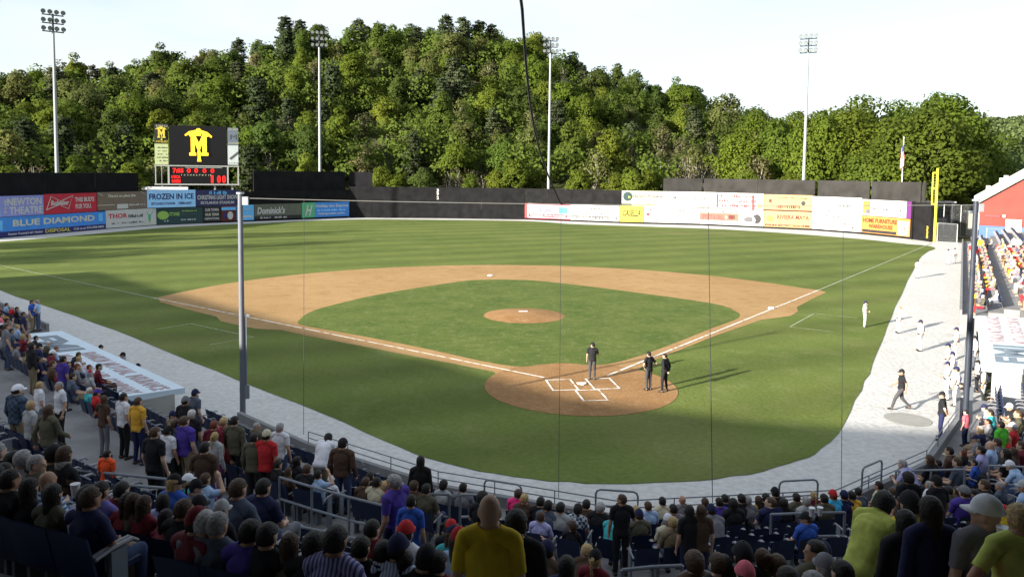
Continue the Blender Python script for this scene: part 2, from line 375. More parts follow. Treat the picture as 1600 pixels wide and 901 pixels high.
# wings: dugout stretch then full depth again
sweep('lower_stand', lower_profile(True), 8, 9, mConc, s0=.02, s1=20.5)
sweep('lower_stand', lower_profile(), 8, 9, mConc, s0=20.5, s1=RW)
sweep('lower_stand', lower_profile(True), 0, 1, mConc, s0=LW0-20.5, s1=LW0-.02)
sweep('lower_stand', lower_profile(), 0, 1, mConc, s0=0, s1=LW0-20.5)
sweep('upper_stand', UPROF, 1, 8, mConc)
sweep('upper_stand', UPROF, 8, 9, mConc, s0=.02, s1=9); sweep('upper_stand', UPROF, 0, 1, mConc, s0=LW0-9, s1=LW0-.02)
def stand_floor(p):
    d, i = dist(p)
    s = (Vector((p[0], p[1]))-F[i]).dot(FT[i])
    wing = (i == 8) or (i == 0); sw = s if i == 8 else LW0-s
    dug = (wing and sw < 20.5) or (i == 7 and s > L1-1.8) or (i == 1 and s < 1.8)
    if d < 0: return d, i, 0.
    if d >= 8.2:
        if wing and sw > 9: return d, i, AISLE_Z
        for dd, z in UP:
            if d < dd+.425: return d, i, z
        return d, i, UP[-1][1]
    if dug and d < 3.45: return d, i, 0. if d < 3 else 1.6
    for k, (dd, z) in enumerate(ROWS):
        if d < dd+.43: return d, i, (max(z, 1.6) if dug else z)
    return d, i, AISLE_Z
# building behind the stands (carries the press box); it is what throws the long shadow
mBrick = mat('tan_block_wall', (.30,.26,.22), .9, noise_amt=.1, nscale=.7)
mRoof = mat('metal_roof', (.20,.24,.28), .5, noise_amt=.05)
bl = empty('stadium_building', (off(4, 24).x, off(4, 24).y, 0)); tag(bl, 'long stadium building with a press box behind the upper rows', 'building')
def local(o, P): return [Vector(p)-o.location for p in P]
b = MB()
back = [off(1, 21.8), off(2, 21.8)]; back13 = [off(2, 21.8).lerp(off(3, 21.8), .35), off(3, 21.8), off(4, 21.8), off(5, 21.8), off(6, 21.8)]
def wallstrip(b, pts, z0, zs, th=.4):
    for k, (a, c) in enumerate(zip(pts[:-1], pts[1:])):
        t = (c-a).normalized(); n_ = Vector((t.y, -t.x))*th
        P = [(a.x,a.y),(c.x,c.y),(c.x+n_.x,c.y+n_.y),(a.x+n_.x,a.y+n_.y)]
        b.add([(x,y,z0) for x,y in P]+[(x,y,z) for (x,y),z in zip(P, (zs[k],zs[k+1],zs[k+1],zs[k]))], [(0,1,2,3),(7,6,5,4),(0,4,5,1),(1,5,6,2),(2,6,7,3),(3,7,4,0)])
wallstrip(b, [off(1, 24)-FT[0]*58, off(1, 24), off(2, 21.8), off(3, 21.8), off(4, 21.8), off(5, 21.8), off(6, 21.8), off(7, 21.8)], 0, [10.1, 10.1, 10.3, 11.9, 12.8, 12.8, 12.8, 12.8])
b.v = [tuple(Vector(p)-bl.location) for p in b.v]; b.build('wall', mBrick, bl)
b = MB(); pr = [(12.5,12.95),(12.5,13.15),(26,13.7),(26,13.45)]; st = []
for i in range(3, 7): st.append([off(i, d) for d, z in pr])
for ring in st: b.v += [tuple(Vector((p.x, p.y, z))-bl.location) for p, (d, z) in zip(ring, pr)]
for a in range(len(st)-1):
    for j in range(4): b.f.append((a*4+j, (a+1)*4+j, (a+1)*4+(j+1) % 4, a*4+(j+1) % 4))
b.f += [(0,1,2,3), tuple(len(b.v)-4+j for j in (3,2,1,0))]; b.build('roof', mRoof, bl)
# ------------------------------------------------------------------ lettering
def text_mesh(txt, h=1., w=None, extr=.01, shear=0., bold=0.):
    cu = bpy.data.curves.new('lettering', 'FONT'); cu.body = txt; cu.size = 1; cu.extrude = .01; cu.shear = shear; cu.offset = bold; cu.resolution_u = 2
    o = bpy.data.objects.new('tmp', cu); COL.objects.link(o)
    dg = bpy.context.evaluated_depsgraph_get(); me = bpy.data.meshes.new_from_object(o.evaluated_get(dg)); bpy.data.objects.remove(o)
    xs = [v.co.x for v in me.vertices]; ys = [v.co.y for v in me.vertices]
    if not xs: return me
    x0, x1, y0, y1 = min(xs), max(xs), min(ys), max(ys); ky = h/(y1-y0); kx = (w/(x1-x0)) if w else ky
    for v in me.vertices:
        v.co = ((v.co.x-x0)*kx, (v.co.y-y0)*ky, v.co.z*extr/.01)
    me.materials.clear(); me.name = 'lettering'; return me
def scribble(n, w, h, seed=0, thick=.35):                # a row of print too small to read: little uneven strokes
    rd = random.Random(seed); b = MB(); x = 0; cw = w/n
    for i in range(n):
        if rd.random() < .14: x += cw; continue
        ww = cw*rd.uniform(.55, .95); hh = h*rd.uniform(.55, 1)
        b.box((x+ww/2, hh/2, 0), (ww, hh*thick if rd.random() < .3 else hh, .01)); x += cw
    return b.mesh('small_print')
def put(parent, me, u, v, material, name='lettering', z=.0, rot=0.):
    me.materials.clear(); me.materials.append(material)
    o = obj(name, me, parent); o['kind'] = 'stuff' if name == 'small_print' else ''
    if not o['kind']: del o['kind']
    o.matrix_local = FR @ Matrix.Translation((u, v, z)) @ Matrix.Rotation(rot, 4, 'Z'); return o
FR = Matrix(((1,0,0,0),(0,0,-1,0),(0,1,0,0),(0,0,0,1)))       # text plane -> upright, facing local -Y
# ------------------------------------------------------------------ outfield wall and boards
def wallpt(px):
    d = ray(px, 300); a = Vector((d.x, d.y)); o0 = Vector((CAM.x, CAM.y))
    for i in range(len(WALL)-1):
        p, q = WALL[i], WALL[i+1]; e = q-p; den = a.x*e.y-a.y*e.x
        if abs(den) < 1e-9: continue
        w = p-o0; t = (w.x*e.y-w.y*e.x)/den; s = (w.x*a.y-w.y*a.x)/den
        if t > 0 and -1e-6 <= s <= 1+1e-6: return p+e*s
    return WALL[0]
def wall_run(name, x0, x1, h, material, back=0., z0=-.05, th=.25, pw=4.9, seed=0, lab=None, cat='wall'):
    pts = [wallpt(x0)]; k0 = x0
    xs = [x for x in range(int(x0)+1, int(x1))]
    for w in WALL:
        px = proj((w.x, w.y, 0))[0]
        if x0 < px < x1: pts.append(w)
    pts.append(wallpt(x1)); c = pts[0]; e = empty(name, (c.x, c.y, 0)); tag(e, lab, cat)
    for a, q in zip(pts[:-1], pts[1:]):
        t = (q-a); L_ = t.length; t.normalize(); n_ = Vector((-t.y, t.x)); k = max(1, round(L_/pw))
        for i in range(k):
            s0, s1 = L_*i/k, L_*(i+1)/k-.03; j = random.uniform(0, .02); P = []
            for s, o_ in ((s0, back+j), (s1, back+j), (s1, back+th+j), (s0, back+th+j)):
                p = a+t*s+n_*o_; P.append(p)
            b = MB(); V = [(p.x-c.x, p.y-c.y, z0) for p in P]+[(p.x-c.x, p.y-c.y, h+random.uniform(-.02, .02)) for p in P]
            b.add(V, [(3,2,1,0),(4,5,6,7),(0,1,5,4),(1,2,6,5),(2,3,7,6),(3,0,4,7)]); b.build('wall_panel', material, e)
    return e
wall_run('outfield_wall', -60, 545, 5.7, mBlack, lab='long black left field wall carrying the two tiers of painted boards')
wall_run('outfield_wall', 545.3, 820, 6.55, mBlack, lab='plain black centre field wall with the white distance figures')
wall_run('outfield_wall', 820.3, 971, 6.55, mBlack, lab='black right centre wall above a red and a white board')
wall_run('outfield_wall', 971.3, 1428, 6.0, mBlack, lab='right field wall covered by two tiers of sunlit boards')
wall_run('outfield_wall', 1428.3, 1457, 5.9, mBlack, lab='short black wall at the right foul pole with yellow figures', pw=8)
def top_at(px, y, back=1.):
    p = wallpt(px); return hz(p.x, p.y, y)
wall_run('windscreen', -60, 225, top_at(110, 270), mScreen, back=1.2, z0=3, lab='tall dark windscreen above the left field boards'); 
wall_run('windscreen', 401, 581, top_at(490, 268), mScreen, back=1.2, z0=3, lab='tall dark windscreen left of centre field')
wall_run('windscreen', 1036, 1434, top_at(1230, 281), mat('charcoal_screen', (.034,.033,.032), .95, noise_amt=.25, nscale=.5, spec=.02), back=1.2, z0=3, lab='long charcoal windscreen above the right field boards', pw=9)
def board(x0, x1, z0, z1, bgm, label, items=(), front=.14, cat='advertising board'):
    a, c = wallpt(x0), wallpt(x1); t = c-a; L_ = t.length-.05; t.normalize(); e = empty('advertising_board', (a.x, a.y, z0), math.atan2(t.y, t.x)); tag(e, label, cat)
    n_ = -front
    # keep the straight board in front of a bent wall
    for w in WALL:
        px = proj((w.x, w.y, 0))[0]
        if x0 < px < x1:
            dd = (w-a).dot(Vector((-t.y, t.x)))
            if dd < 0: n_ = min(n_, dd-front)
    H = z1-z0; b = MB(); b.box((L_/2, n_, H/2), (L_, .1, H)); b.build('panel', bgm, e)
    for it in items:
        k = it[0]; u, v = it[1]*L_, it[2]*H; y = -n_+.055
        if k == 't': o = put(e, text_mesh(it[3], it[5]*H, it[4]*L_, .012, shear=it[7] if len(it) > 7 else 0, bold=.028), u, v, it[6], z=y)
        elif k == 'r': b = MB(); b.box((u+it[3]*L_/2, n_-.056, v+it[4]*H/2), (it[3]*L_, .012, it[4]*H)); b.build('print_block', it[5], e)
        elif k == 's': put(e, scribble(it[5], it[3]*L_, it[4]*H, seed=int(it[1]*91+it[2]*37+it[5]+x0)), u, v, it[6], 'small_print', z=y+.008)
        elif k == 'v': put(e, text_mesh(it[3], it[5]*L_, it[4]*H, .012, bold=.012), u, v, it[6], z=y, rot=math.pi/2)
        elif k == 'l':
            b = MB(); P = [(p[0]*L_, n_-.07, p[1]*H) for p in it[1]] if not isinstance(it[1], float) else None
            b.tube(P, it[2], 4); b.build('outline', it[3], e)
        elif k == 'e': b = MB(); b.ell((u, n_-.056, v), (it[3], .02, it[4]), 16, 8); b.build('emblem', it[5], e)
    return e
# fix for 'l' items whose second entry is a list
_b0 = board
def board(x0, x1, z0, z1, bgm, label, items=(), front=.14, cat='advertising board'):
    lines = [i for i in items if i[0] == 'l']; e = _b0(x0, x1, z0, z1, bgm, label, [i for i in items if i[0] != 'l'], front, cat)
    pan = [c for c in e.children if c.name.startswith('panel')][0]; ys = [v.co.y for v in pan.data.vertices]; xs = [v.co.x for v in pan.data.vertices]; L_ = max(xs); H = z1-z0
    for it in lines:
        b = MB(); b.tube([(p[0]*L_, min(ys)-.02, p[1]*H) for p in it[1]], it[2], 4); b.build('outline', it[3], e)
    return e
wh = pmat('white', (.46,.46,.44)); nv = pmat('navy', (.02,.02,.12)); rd_ = pmat('red', (.42,.02,.04)); bl_ = pmat('blue', (.05,.22,.60)); lb = pmat('light_blue', (.30,.58,.90))
br = pmat('brown', (.16,.12,.09)); dg = pmat('dark_green', (.02,.05,.05)); gn = pmat('green', (.08,.36,.18)); cr = pmat('cream', (.50,.49,.38)); bk = pmat('black', (.02,.02,.02)); ye = pmat('yellow', (.50,.42,.05))
og = pmat('orange', (.38,.17,.045)); olv = pmat('olive_grey', (.10,.11,.08)); gy = pmat('grey', (.075,.075,.08)); vio = pmat('violet', (.22,.24,.55)); brt = pmat('rust', (.09,.015,.01)); oy = pmat('orange_yellow', (.38,.24,.10)); dgy = pmat('dark_grey', (.02,.02,.022)); lgn = pmat('leaf_green', (.25,.42,.08)); sk2 = pmat('sky_blue', (.12,.42,.75)); pk = pmat('pink_red', (.32,.035,.04))
board(-22, 65.5, 2.95, 5.85, vio, 'blue board with tall white theatre lettering, upper tier far left', [('t',.33,.53,'NEWTON',.63,.36,wh),('t',.36,.10,'THEATRE',.62,.36,wh),('v',.32,.12,'THE',.72,.045,wh),('r',0,0,.20,.55,sk2)])
board(66.5, 149.5, 2.95, 5.95, rd_, 'red board with white bow tie outline and slogan, upper tier left', [('l',[(.04,.22),(.13,.88),(.30,.62),(.53,.88),(.44,.22),(.27,.45),(.04,.22)],.07,wh),('t',.12,.42,'Budweiser',.34,.26,wh,.3),('t',.57,.55,"THIS BUD'S",.38,.25,wh),('t',.58,.20,'FOR YOU.',.31,.25,wh)])
board(150.5, 228.5, 3.05, 6.0, br, 'brown board with pale script, upper tier between red and light blue boards', [('t',.2,.66,"There's no place like",.56,.2,cr,.3),('s',.62,.2,.34,.1,16,wh),('r',.38,.05,.22,.26,wh),('r',0,.27,.33,.03,cr),('l',[(.02,.95),(.1,.8)],.06,wh),('l',[(.88,.97),(.96,.8)],.05,wh)])
board(229, 305, 3.1, 6.15, lb, 'light blue board reading FROZEN IN ICE left of the grey pole', [('t',.04,.46,'FROZEN IN ICE',.92,.34,nv),('t',.08,.15,'SKYLANDS STADIUM',.48,.15,nv),('t',.64,.15,'FEBRUARY',.28,.15,nv)])
board(305.5, 373, 3.15, 6.1, pmat('night', (.03,.03,.10)), 'dark blue board reading CHRISTMAS LIGHT SHOW behind the grey pole', [('t',.03,.40,'CHRISTMAS LIGHT SHOW',.93,.28,wh),('s',.3,.72,.42,.22,12,sk2),('t',.1,.12,'SKYLANDS STADIUM',.78,.17,wh)])
board(-22, 162, .12, 2.88, bl_, 'long blue board with silver letters above a navy strip, lower tier far left', [('t',.18,.50,'BLUE DIAMOND',.71,.34,cr),('r',0,0,1,.27,nv),('t',.44,.035,'DISPOSAL',.22,.2,ye),('t',.14,.04,"Sussex County's #1 Hauler",.28,.15,wh),('t',.69,.06,'Call us at 973-598-9800',.29,.13,wh),('r',.02,.35,.08,.5,sk2),('r',.93,.45,.04,.45,sk2)])
board(163, 242.5, .12, 3.0, wh, 'white board with dark red THOR and a green plant', [('t',.05,.52,'THOR',.36,.28,rd_),('s',.43,.52,.3,.2,9,gy),('s',.08,.2,.66,.1,26,gy),('e',.86,.42,.28,.8,gn),('l',[(.86,.4),(.80,.85)],.06,gn),('l',[(.86,.4),(.93,.85)],.06,gn),('r',.80,.1,.12,.22,cr)])
board(243, 316, .12, 3.0, dg, 'dark green board with an oval green emblem', [('e',.14,.55,1.0,.75,lgn),('e',.14,.55,.85,.6,dg),('t',.08,.42,'S',.1,.26,lgn),('t',.27,.5,'STORIE',.22,.22,lgn),('s',.15,.15,.12,.12,5,wh),('s',.52,.75,.35,.08,18,lgn),('s',.52,.55,.35,.08,18,gy),('s',.52,.2,.34,.1,22,wh)])
board(316.5, 344, .3, 3.1, bk, 'black board with three short rows of pale capitals', [('t',.1,.66,'OUR TOWN',.78,.2,wh),('t',.1,.37,'OUR TEAM',.78,.18,cr),('t',.08,.12,'NEWTON',.82,.14,wh)])
board(344.5, 368.5, .3, 3.15, brt, 'small rust and white picture board left of the grey pole', [('r',.03,.7,.94,.2,sk2),('e',.6,.35,.55,.75,wh),('e',.25,.35,.35,.6,nv)])
board(369, 396, .3, 3.2, sk2, 'small blue board with a white arrow right of the grey pole', [('l',[(.1,.7),(.8,.7),(.62,.88)],.05,wh),('s',.1,.45,.7,.12,10,lb),('r',.1,.18,.8,.12,wh)])
board(396.5, 470, .35, 3.25, olv, 'olive grey board with pale script above a black strip', [('r',0,0,1,.22,bk),('t',.06,.34,"Dominick's",.58,.48,wh,.15),('s',.12,.05,.22,.12,12,wh),('s',.42,.05,.3,.12,16,wh),('s',.66,.4,.22,.08,10,gy)])
board(470.5, 545, .35, 3.35, bl_, 'blue board with a green square and white H, end of the lower tier', [('r',0,0,.27,1,gn),('t',.07,.12,'H',.15,.72,wh,.4),('t',.28,.62,'Holiday Inn Express',.70,.22,wh,.2),('s',.32,.42,.6,.1,30,lb),('t',.34,.12,'hiexpress.com',.56,.2,wh)])
board(821, 892, .35, 3.45, wh, 'white board with red border and blue blocks beside the hanging cable', [('r',.0,.92,1,.07,rd_),('r',0,0,1,.05,rd_),('r',.1,.38,.17,.42,lb),('r',.75,.38,.2,.42,bl_),('t',.3,.42,'SKYLANDS',.36,.3,nv),('r',.08,.1,.86,.22,rd_),('t',.12,.14,'Skylands Park baseball',.78,.13,wh),('r',0,0,.06,1,pk)])
board(892.5, 969, .35, 3.45, wh, 'white board with two small grey rows, left of the yellow board', [('s',.1,.72,.3,.12,12,gy),('s',.42,.72,.4,.12,12,dgy),('s',.04,.42,.86,.14,40,dgy),('r',.02,.08,.94,.22,gy),('s',.05,.12,.88,.12,44,wh)])
board(969.5, 1007, .35, 3.5, ye, 'small yellow board with black brush lettering', [('t',.12,.35,'CASELLA',.76,.42,bk,.2),('s',.05,.1,.9,.06,20,dgy)])
board(1007.5, 1095, .35, 3.45, wh, 'blank looking white board with a small red mark, lower tier', [('s',.1,.74,.2,.12,6,gy),('s',.45,.74,.35,.08,12,gy),('r',.02,.55,.96,.04,dgy),('e',.07,.5,.35,.25,pk),('s',.05,.12,.9,.07,40,gy)])
board(1095.5, 1195, .35, 3.3, wh, 'dark brown and white board with red letters, lower tier', [('r',0,.25,.62,.5,pmat('umber',(.14,.09,.06))),('t',.03,.32,'SPORTS & GRILL',.36,.3,pk),('e',.42,.48,.2,.3,wh),('r',.46,.38,.1,.25,pk),('s',.02,.8,.7,.12,40,dgy),('s',.1,.06,.5,.1,30,dgy),('e',.78,.4,1.0,.5,gy),('e',.9,.45,.8,.9,dgy),('e',.86,.4,.5,.6,wh)])
board(1195.5, 1271, .35, 3.3, oy, 'orange yellow board reading RIVIERA MAYA', [('t',.28,.5,'RIVIERA MAYA',.66,.28,brt),('e',.13,.52,.7,.6,og),('e',.13,.52,.5,.42,oy),('r',.02,.05,.94,.13,brt),('s',.05,.08,.86,.08,40,oy),('s',.3,.3,.55,.08,22,og)])
board(1271.5, 1349, .35, 3.25, wh, 'white board with a thin red arrow, lower tier', [('s',.08,.78,.8,.12,16,gy),('r',.2,.42,.5,.035,pk),('l',[(.66,.58),(.78,.5),(.66,.38)],.06,rd_),('s',.25,.15,.3,.14,12,gy),('s',.6,.18,.34,.12,16,dgy),('r',.45,.42,.012,.35,dgy)])
board(1349.5, 1426, .35, 3.2, og, 'orange board reading HOME FURNITURE WAREHOUSE', [('t',.03,.62,'HOME FURNITURE',.72,.26,brt),('t',.16,.30,'WAREHOUSE',.5,.24,brt),('r',.02,.04,.72,.16,dgy),('r',.76,.05,.21,.8,cr),('s',.78,.35,.18,.3,8,brt),('e',.84,.25,.5,.4,wh)])
board(972, 1044.5, 3.55, 6.5, cr, 'white board with a green ring emblem, upper tier left end', [('e',.13,.62,.95,.95,dg),('e',.15,.6,.6,.6,ye),('t',.24,.52,'Eastern Propane',.64,.24,dgy),('r',.0,0,.22,.16,olv),('s',.25,.05,.5,.14,18,lgn)])
board(1045, 1119.5, 3.5, 6.5, wh, 'white board with faint grey capitals, upper tier', [('t',.1,.5,'McGuire Chevrolet',.72,.22,gy),('s',.1,.28,.2,.1,6,gy),('r',.3,.04,.5,.05,cr)])
board(1120, 1194.5, 3.45, 6.45, wh, 'white board with columns of red marks, upper tier', [('s',.05,.7,.8,.22,22,pk),('s',.05,.4,.8,.22,22,pk),('s',.05,.1,.8,.22,22,rd_),('r',.88,.05,.1,.3,oy),('r',.01,.05,.03,.9,dgy),('r',.76,.0,.05,.9,pk)])
board(1195, 1270.5, 3.4, 6.35, oy, 'orange board with small red and dark marks, upper tier', [('s',.3,.75,.6,.12,22,brt),('r',.1,.5,.06,.2,brt),('s',.25,.15,.55,.22,14,brt),('e',.82,.5,.4,.4,dgy),('r',.0,.0,1,.06,brt)])
board(1271, 1348.5, 3.35, 6.2, wh, 'white board with grey rows and a boxed strip, upper tier', [('s',.08,.62,.7,.07,10,gy),('s',.1,.25,.5,.1,30,gy),('s',.5,.4,.35,.12,14,dgy),('r',.55,.1,.32,.03,dgy),('r',.55,.22,.32,.03,dgy),('s',.2,.08,.3,.1,14,dgy)])
board(1349, 1419, 3.3, 6.0, wh, 'white board with an orange and grey square, upper tier right end', [('r',.03,.12,.17,.8,og),('r',.1,.12,.1,.25,pmat('slate',(.15,.17,.25))),('s',.24,.38,.7,.12,40,dgy),('s',.5,.08,.35,.08,8,gy)])
board(1419.3, 1427, 3.3, 6.0, pmat('purple', (.10,.02,.12)), 'narrow purple end board on the upper tier')
for px, y0, y1, s_, mm, lab in ((684, 294.5, 311.5, '392', wh, 'white figures 392 stacked on the centre field wall'), (1452, 352.5, 372.5, '330', ye, 'yellow figures 330 stacked on the wall by the foul pole')):
    p = wallpt(px); e = empty('distance_marker', (p.x, p.y, 0), math.atan2(wallpt(px+3).y-wallpt(px-3).y, wallpt(px+3).x-wallpt(px-3).x)); tag(e, lab, 'distance sign')
    zt, zb = hz(p.x, p.y, y0), hz(p.x, p.y, y1); ch = (zt-zb)/3
    for i, c_ in enumerate(s_): put(e, text_mesh(c_, ch*.9, ch*.62, .02, bold=.03), -ch*.31, zt-ch*(i+1), mm, 'figure', z=.03)
# yellow padding line along the wall top edge is absent in centre; white kerb at the wall foot
# ------------------------------------------------------------------ scoreboard
q = atY(309, 290, 118.); S = (Vector((q.x, q.y))-Vector((CAM.x, CAM.y))).length/FOC
px0, H0 = 309, q.z
e = empty('scoreboard', (q.x, q.y, 0), -math.atan2(q.x-CAM.x, q.y-CAM.y)); tag(e, 'black scoreboard with a glowing yellow M and red digits above the left field wall', 'scoreboard')
mLED = mat('glowing_yellow_leds', (.5,.3,.02), .5, emit=((1.,.50,.02), .75)); mRed = mat('glowing_red_digits', (.3,.0,.0), .5, emit=((1.,.02,.015), .65))
mScr = mat('black_screen', (.006,.006,.007), .35); mFr = mat('silver_frame', (.30,.31,.30), .5, noise_amt=.05)
def sx(x): return (x-px0)*S/1.163
def sz(y): return H0+(290-y)*S/1.078
def sbox(name, x0, y0, x1, y1, m, dep=.3, y=0., parent=None):
    b = MB(); b.box(((sx(x0)+sx(x1))/2, y, (sz(y0)+sz(y1))/2), (sx(x1)-sx(x0), dep, sz(y0)-sz(y1))); return b.build(name, m, parent or e)
sbox('screen', 266, 197.5, 355.5, 258, mScr, .5)
sbox('side_panel', 244, 196, 264.5, 226, dgy, .4); sbox('side_panel', 244, 226.5, 264.5, 258, pmat('pale_green', (.36,.42,.22)), .4)
sbox('side_panel', 357, 199, 374, 226, pmat('blue_grey', (.10,.13,.17)), .4); sbox('side_panel', 357, 226.5, 374, 257, pmat('pale_grey', (.40,.45,.46)), .4)
sbox('backing', 266, 260.5, 355.5, 287, mScr, .3, .05)
for nm, (a0, b0, a1, b1) in (('frame_rail', (243,258.6,375,260.4)), ('frame_rail', (243,287.2,375,289.2)), ('frame_post', (244,260.4,245.6,287.2)), ('frame_post', (263,260.4,265.8,287.2)), ('frame_post', (355.6,260.4,358,287.2)), ('frame_post', (372.6,260.4,374.6,287.2)), ('frame_post', (253.6,260.4,254.4,287.2))):
    sbox(nm, a0, b0, a1, b1, mFr, .45)
def shape(name, pts, m, y, d=.08, parent=None):
    bm = bmesh.new(); vs = [bm.verts.new((sx(px), y, sz(py))) for px, py in pts]; fc = bm.faces.new(vs); r = bmesh.ops.extrude_face_region(bm, geom=[fc])
    bmesh.ops.translate(bm, vec=(0, -d, 0), verts=[g for g in r['geom'] if isinstance(g, bmesh.types.BMVert)]); bmesh.ops.recalc_face_normals(bm, faces=bm.faces)
    me = bpy.data.meshes.new(name); bm.to_mesh(me); bm.free(); me.materials.append(m); return obj(name, me, parent or e)
def logo(cx, cy, k, m, m2, y):
    T = lambda P: [(cx+(x-310.5)*k, cy+(yy-227)*k) for x, yy in P]
    shape('emblem', T([(289.5,212),(296,206.5),(307,204),(309,201.5),(313,201.5),(315,204),(325,207),(332.5,213.5),(331,215.5),(324,212),(315,209.5),(315,213),(306,213),(306,209.5),(298,210.5),(291,213.5)]), m, y)
    shape('letter_m', T([(297,210.5),(305,210.5),(311.5,224),(317.5,210.5),(325.5,210.5),(325.5,214),(323.5,214),(323.5,239),(326,239),(326,243.5),(315,243.5),(315,239),(316.8,239),(316.8,224),(312.5,236),(310,236),(305,224),(305,239),(307,239),(307,243.5),(296.5,243.5),(296.5,239),(299,239),(299,214),(297,214)]), m, y-.1)
    shape('handle', T([(309,236.5),(313.8,236.5),(313.8,247),(315,252.5),(308.5,252.5),(309.5,247)]), m, y-.02)
logo(310.8, 227, 1.0, mLED, mScr, -.26); logo(254.3, 210.5, .42, ye, dgy, -.205)
for (x, y, w_, h_, s_, mm) in ((246.5,200.6,15,2.6,'SUSSEX CO',cr),(246.5,224.5,15,3,'MINERS',ye),(359,203,13,2.4,'SKYLANDS',cr),(361,217,9,7,'M',gy),(359,224.5,13,2.4,'STADIUM',cr)):
    put(e, text_mesh(s_, h_*S, w_*S, .02), sx(x), sz(y), mm, z=.215)
for i in range(5): put(e, scribble(9, 15*S, 2.0*S, i), sx(247), sz(233+i*5), olv, 'small_print', z=.215)
shape('print_block', [(359,247),(373,236),(373,240),(362,249)], gy, -.21, .03); put(e, scribble(9, 13*S, 1.8*S, 8), sx(359), sz(255), gy, 'small_print', z=.215)
def digits(s_, x, y, w_, h_): put(e, text_mesh(s_, h_*S, w_*S, .02, bold=.03), sx(x), sz(y), mRed, 'digits', z=.13)
digits('7:05', 271, 270.3, 14, 6.5)
for x in (292.5, 304, 317, 329.5): digits('0', x, 270.3, 5, 6.5)
digits('UTICA', 268.5, 279, 12, 4.2); digits('SUSSEX', 269, 285.5, 12, 4.2); digits('1', 330, 285.8, 3.2, 14 if False else 11); digits('0', 339.5, 285.8, 5.2, 11); digits('0', 347.5, 285.8, 5.2, 11)
put(e, text_mesh('1 2 3 4 5 6 7 8 9 10', 1.6*S, 40*S, .01), sx(284), sz(274.5), cr, z=.13)
for (x, w_) in ((290, 58),): sbox('trim', x, 261.6, x+w_, 262.4, mFr, .36)
for x in (254, 282, 336, 364):
    b = MB(); b.box((sx(x), .6, (H0-.05)/2), (.35, .35, H0+.1)); b.build('leg', mSteel, e)
for x0, x1, y0_, y1_ in ((205, 297, 292.5, 296.5),):
    p = atY(250, 294, 116.5); k = (p-CAM).length/FOC; b = MB(); b.box((0, 0, 0), (92*k, .6, 4.2*k)); o = b.build('fascia_beam', mSteel, loc=(p.x-1.0, p.y, p.z)); tag(o, 'pale grey beam above the brown board under the scoreboard', 'beam')
    for sx_ in (-5, 5): MB().box((sx_, .1, -p.z/2-.45), (.3, .3, p.z-.9)).build('post', mSteel, o)
# ------------------------------------------------------------------ floodlight masts
mLamp = mat('lamp_housing', (.05,.06,.07), .4, metal=.3); mLens = mat('lamp_lens', (.22,.24,.25), .15, spec=.6)
def mast(px, yb, yt, Y, lab, aim):
    w_ = wallpt(px[0]); v_ = Vector((w_.x-CAM.x, w_.y-CAM.y)); p = w_+v_.normalized()*Y; top = hz(p.x, p.y, yt); e = empty('floodlight_mast', (p.x, p.y, 0)); tag(e, lab, 'floodlight mast', 'floodlight masts behind the outfield')
    g0 = hill(p.x, p.y)-.3; hh = 3.2
    K = .66
    b = MB(); b.tube([(0, 0, g0), (0, 0, top-hh)], .34, 10, .2); b.build('pole', mat('mast_steel', (.24,.26,.28), .5, noise_amt=.04), e)
    ca, sa = math.cos(aim), math.sin(aim)
    for r in range(3):
        z = top-hh+r*1.3; b = MB(); b.tube([(-2.3*K*ca, -2.3*K*sa, z), (2.3*K*ca, 2.3*K*sa, z)], .10, 5); b.build('crossarm', mLamp, e)
        for c_ in range(4):
            u = (-2.1+c_*1.4)*K; cx, cy = u*ca, u*sa; fx, fy = sa, -ca
            b = MB(); M = Matrix.Translation((cx+fx*.35, cy+fy*.35, z+.5)) @ Vector((fx, fy, -.55)).to_track_quat('Z', 'Y').to_matrix().to_4x4()
            n = 10; V = []
            for rr, zz in ((.16, -.35), (.32, -.1), (.36, .22)): V += [M @ Vector((rr*math.cos(2*math.pi*j/n), rr*math.sin(2*math.pi*j/n), zz)) for j in range(n)]
            b.add(V, [(i*n+j, i*n+(j+1) % n, (i+1)*n+(j+1) % n, (i+1)*n+j) for i in range(2) for j in range(n)]+[tuple(range(n-1, -1, -1))]); b.tube([(cx, cy, z), (cx+fx*.3, cy+fy*.3, z+.45)], .05, 4)
            L_ = b.build('lamp', mLamp, e); b = MB(); b.add([M @ Vector((.34*math.cos(2*math.pi*j/n), .34*math.sin(2*math.pi*j/n), .2)) for j in range(n)], [tuple(range(n))]); b.build('lens', mLens, L_)
    b = MB(); b.tube([(0, 0, top-hh), (0, 0, top-.4)], .16, 6); b.build('mast_head', mLamp, e)
mast((90,), 270, 18, 9, 'leftmost floodlight mast, its lamps dark against the white sky', .55)
mast((500,), 265, 50, 8, 'floodlight mast right of the scoreboard, lamps catching the sun before the hill', .1)
mast((857,), 290, 60, 8, 'floodlight mast behind the centre wall beside the hanging cable', -.05)
mast((1255,), 278, 56, 8, 'rightmost floodlight mast above the right field boards', -.6)
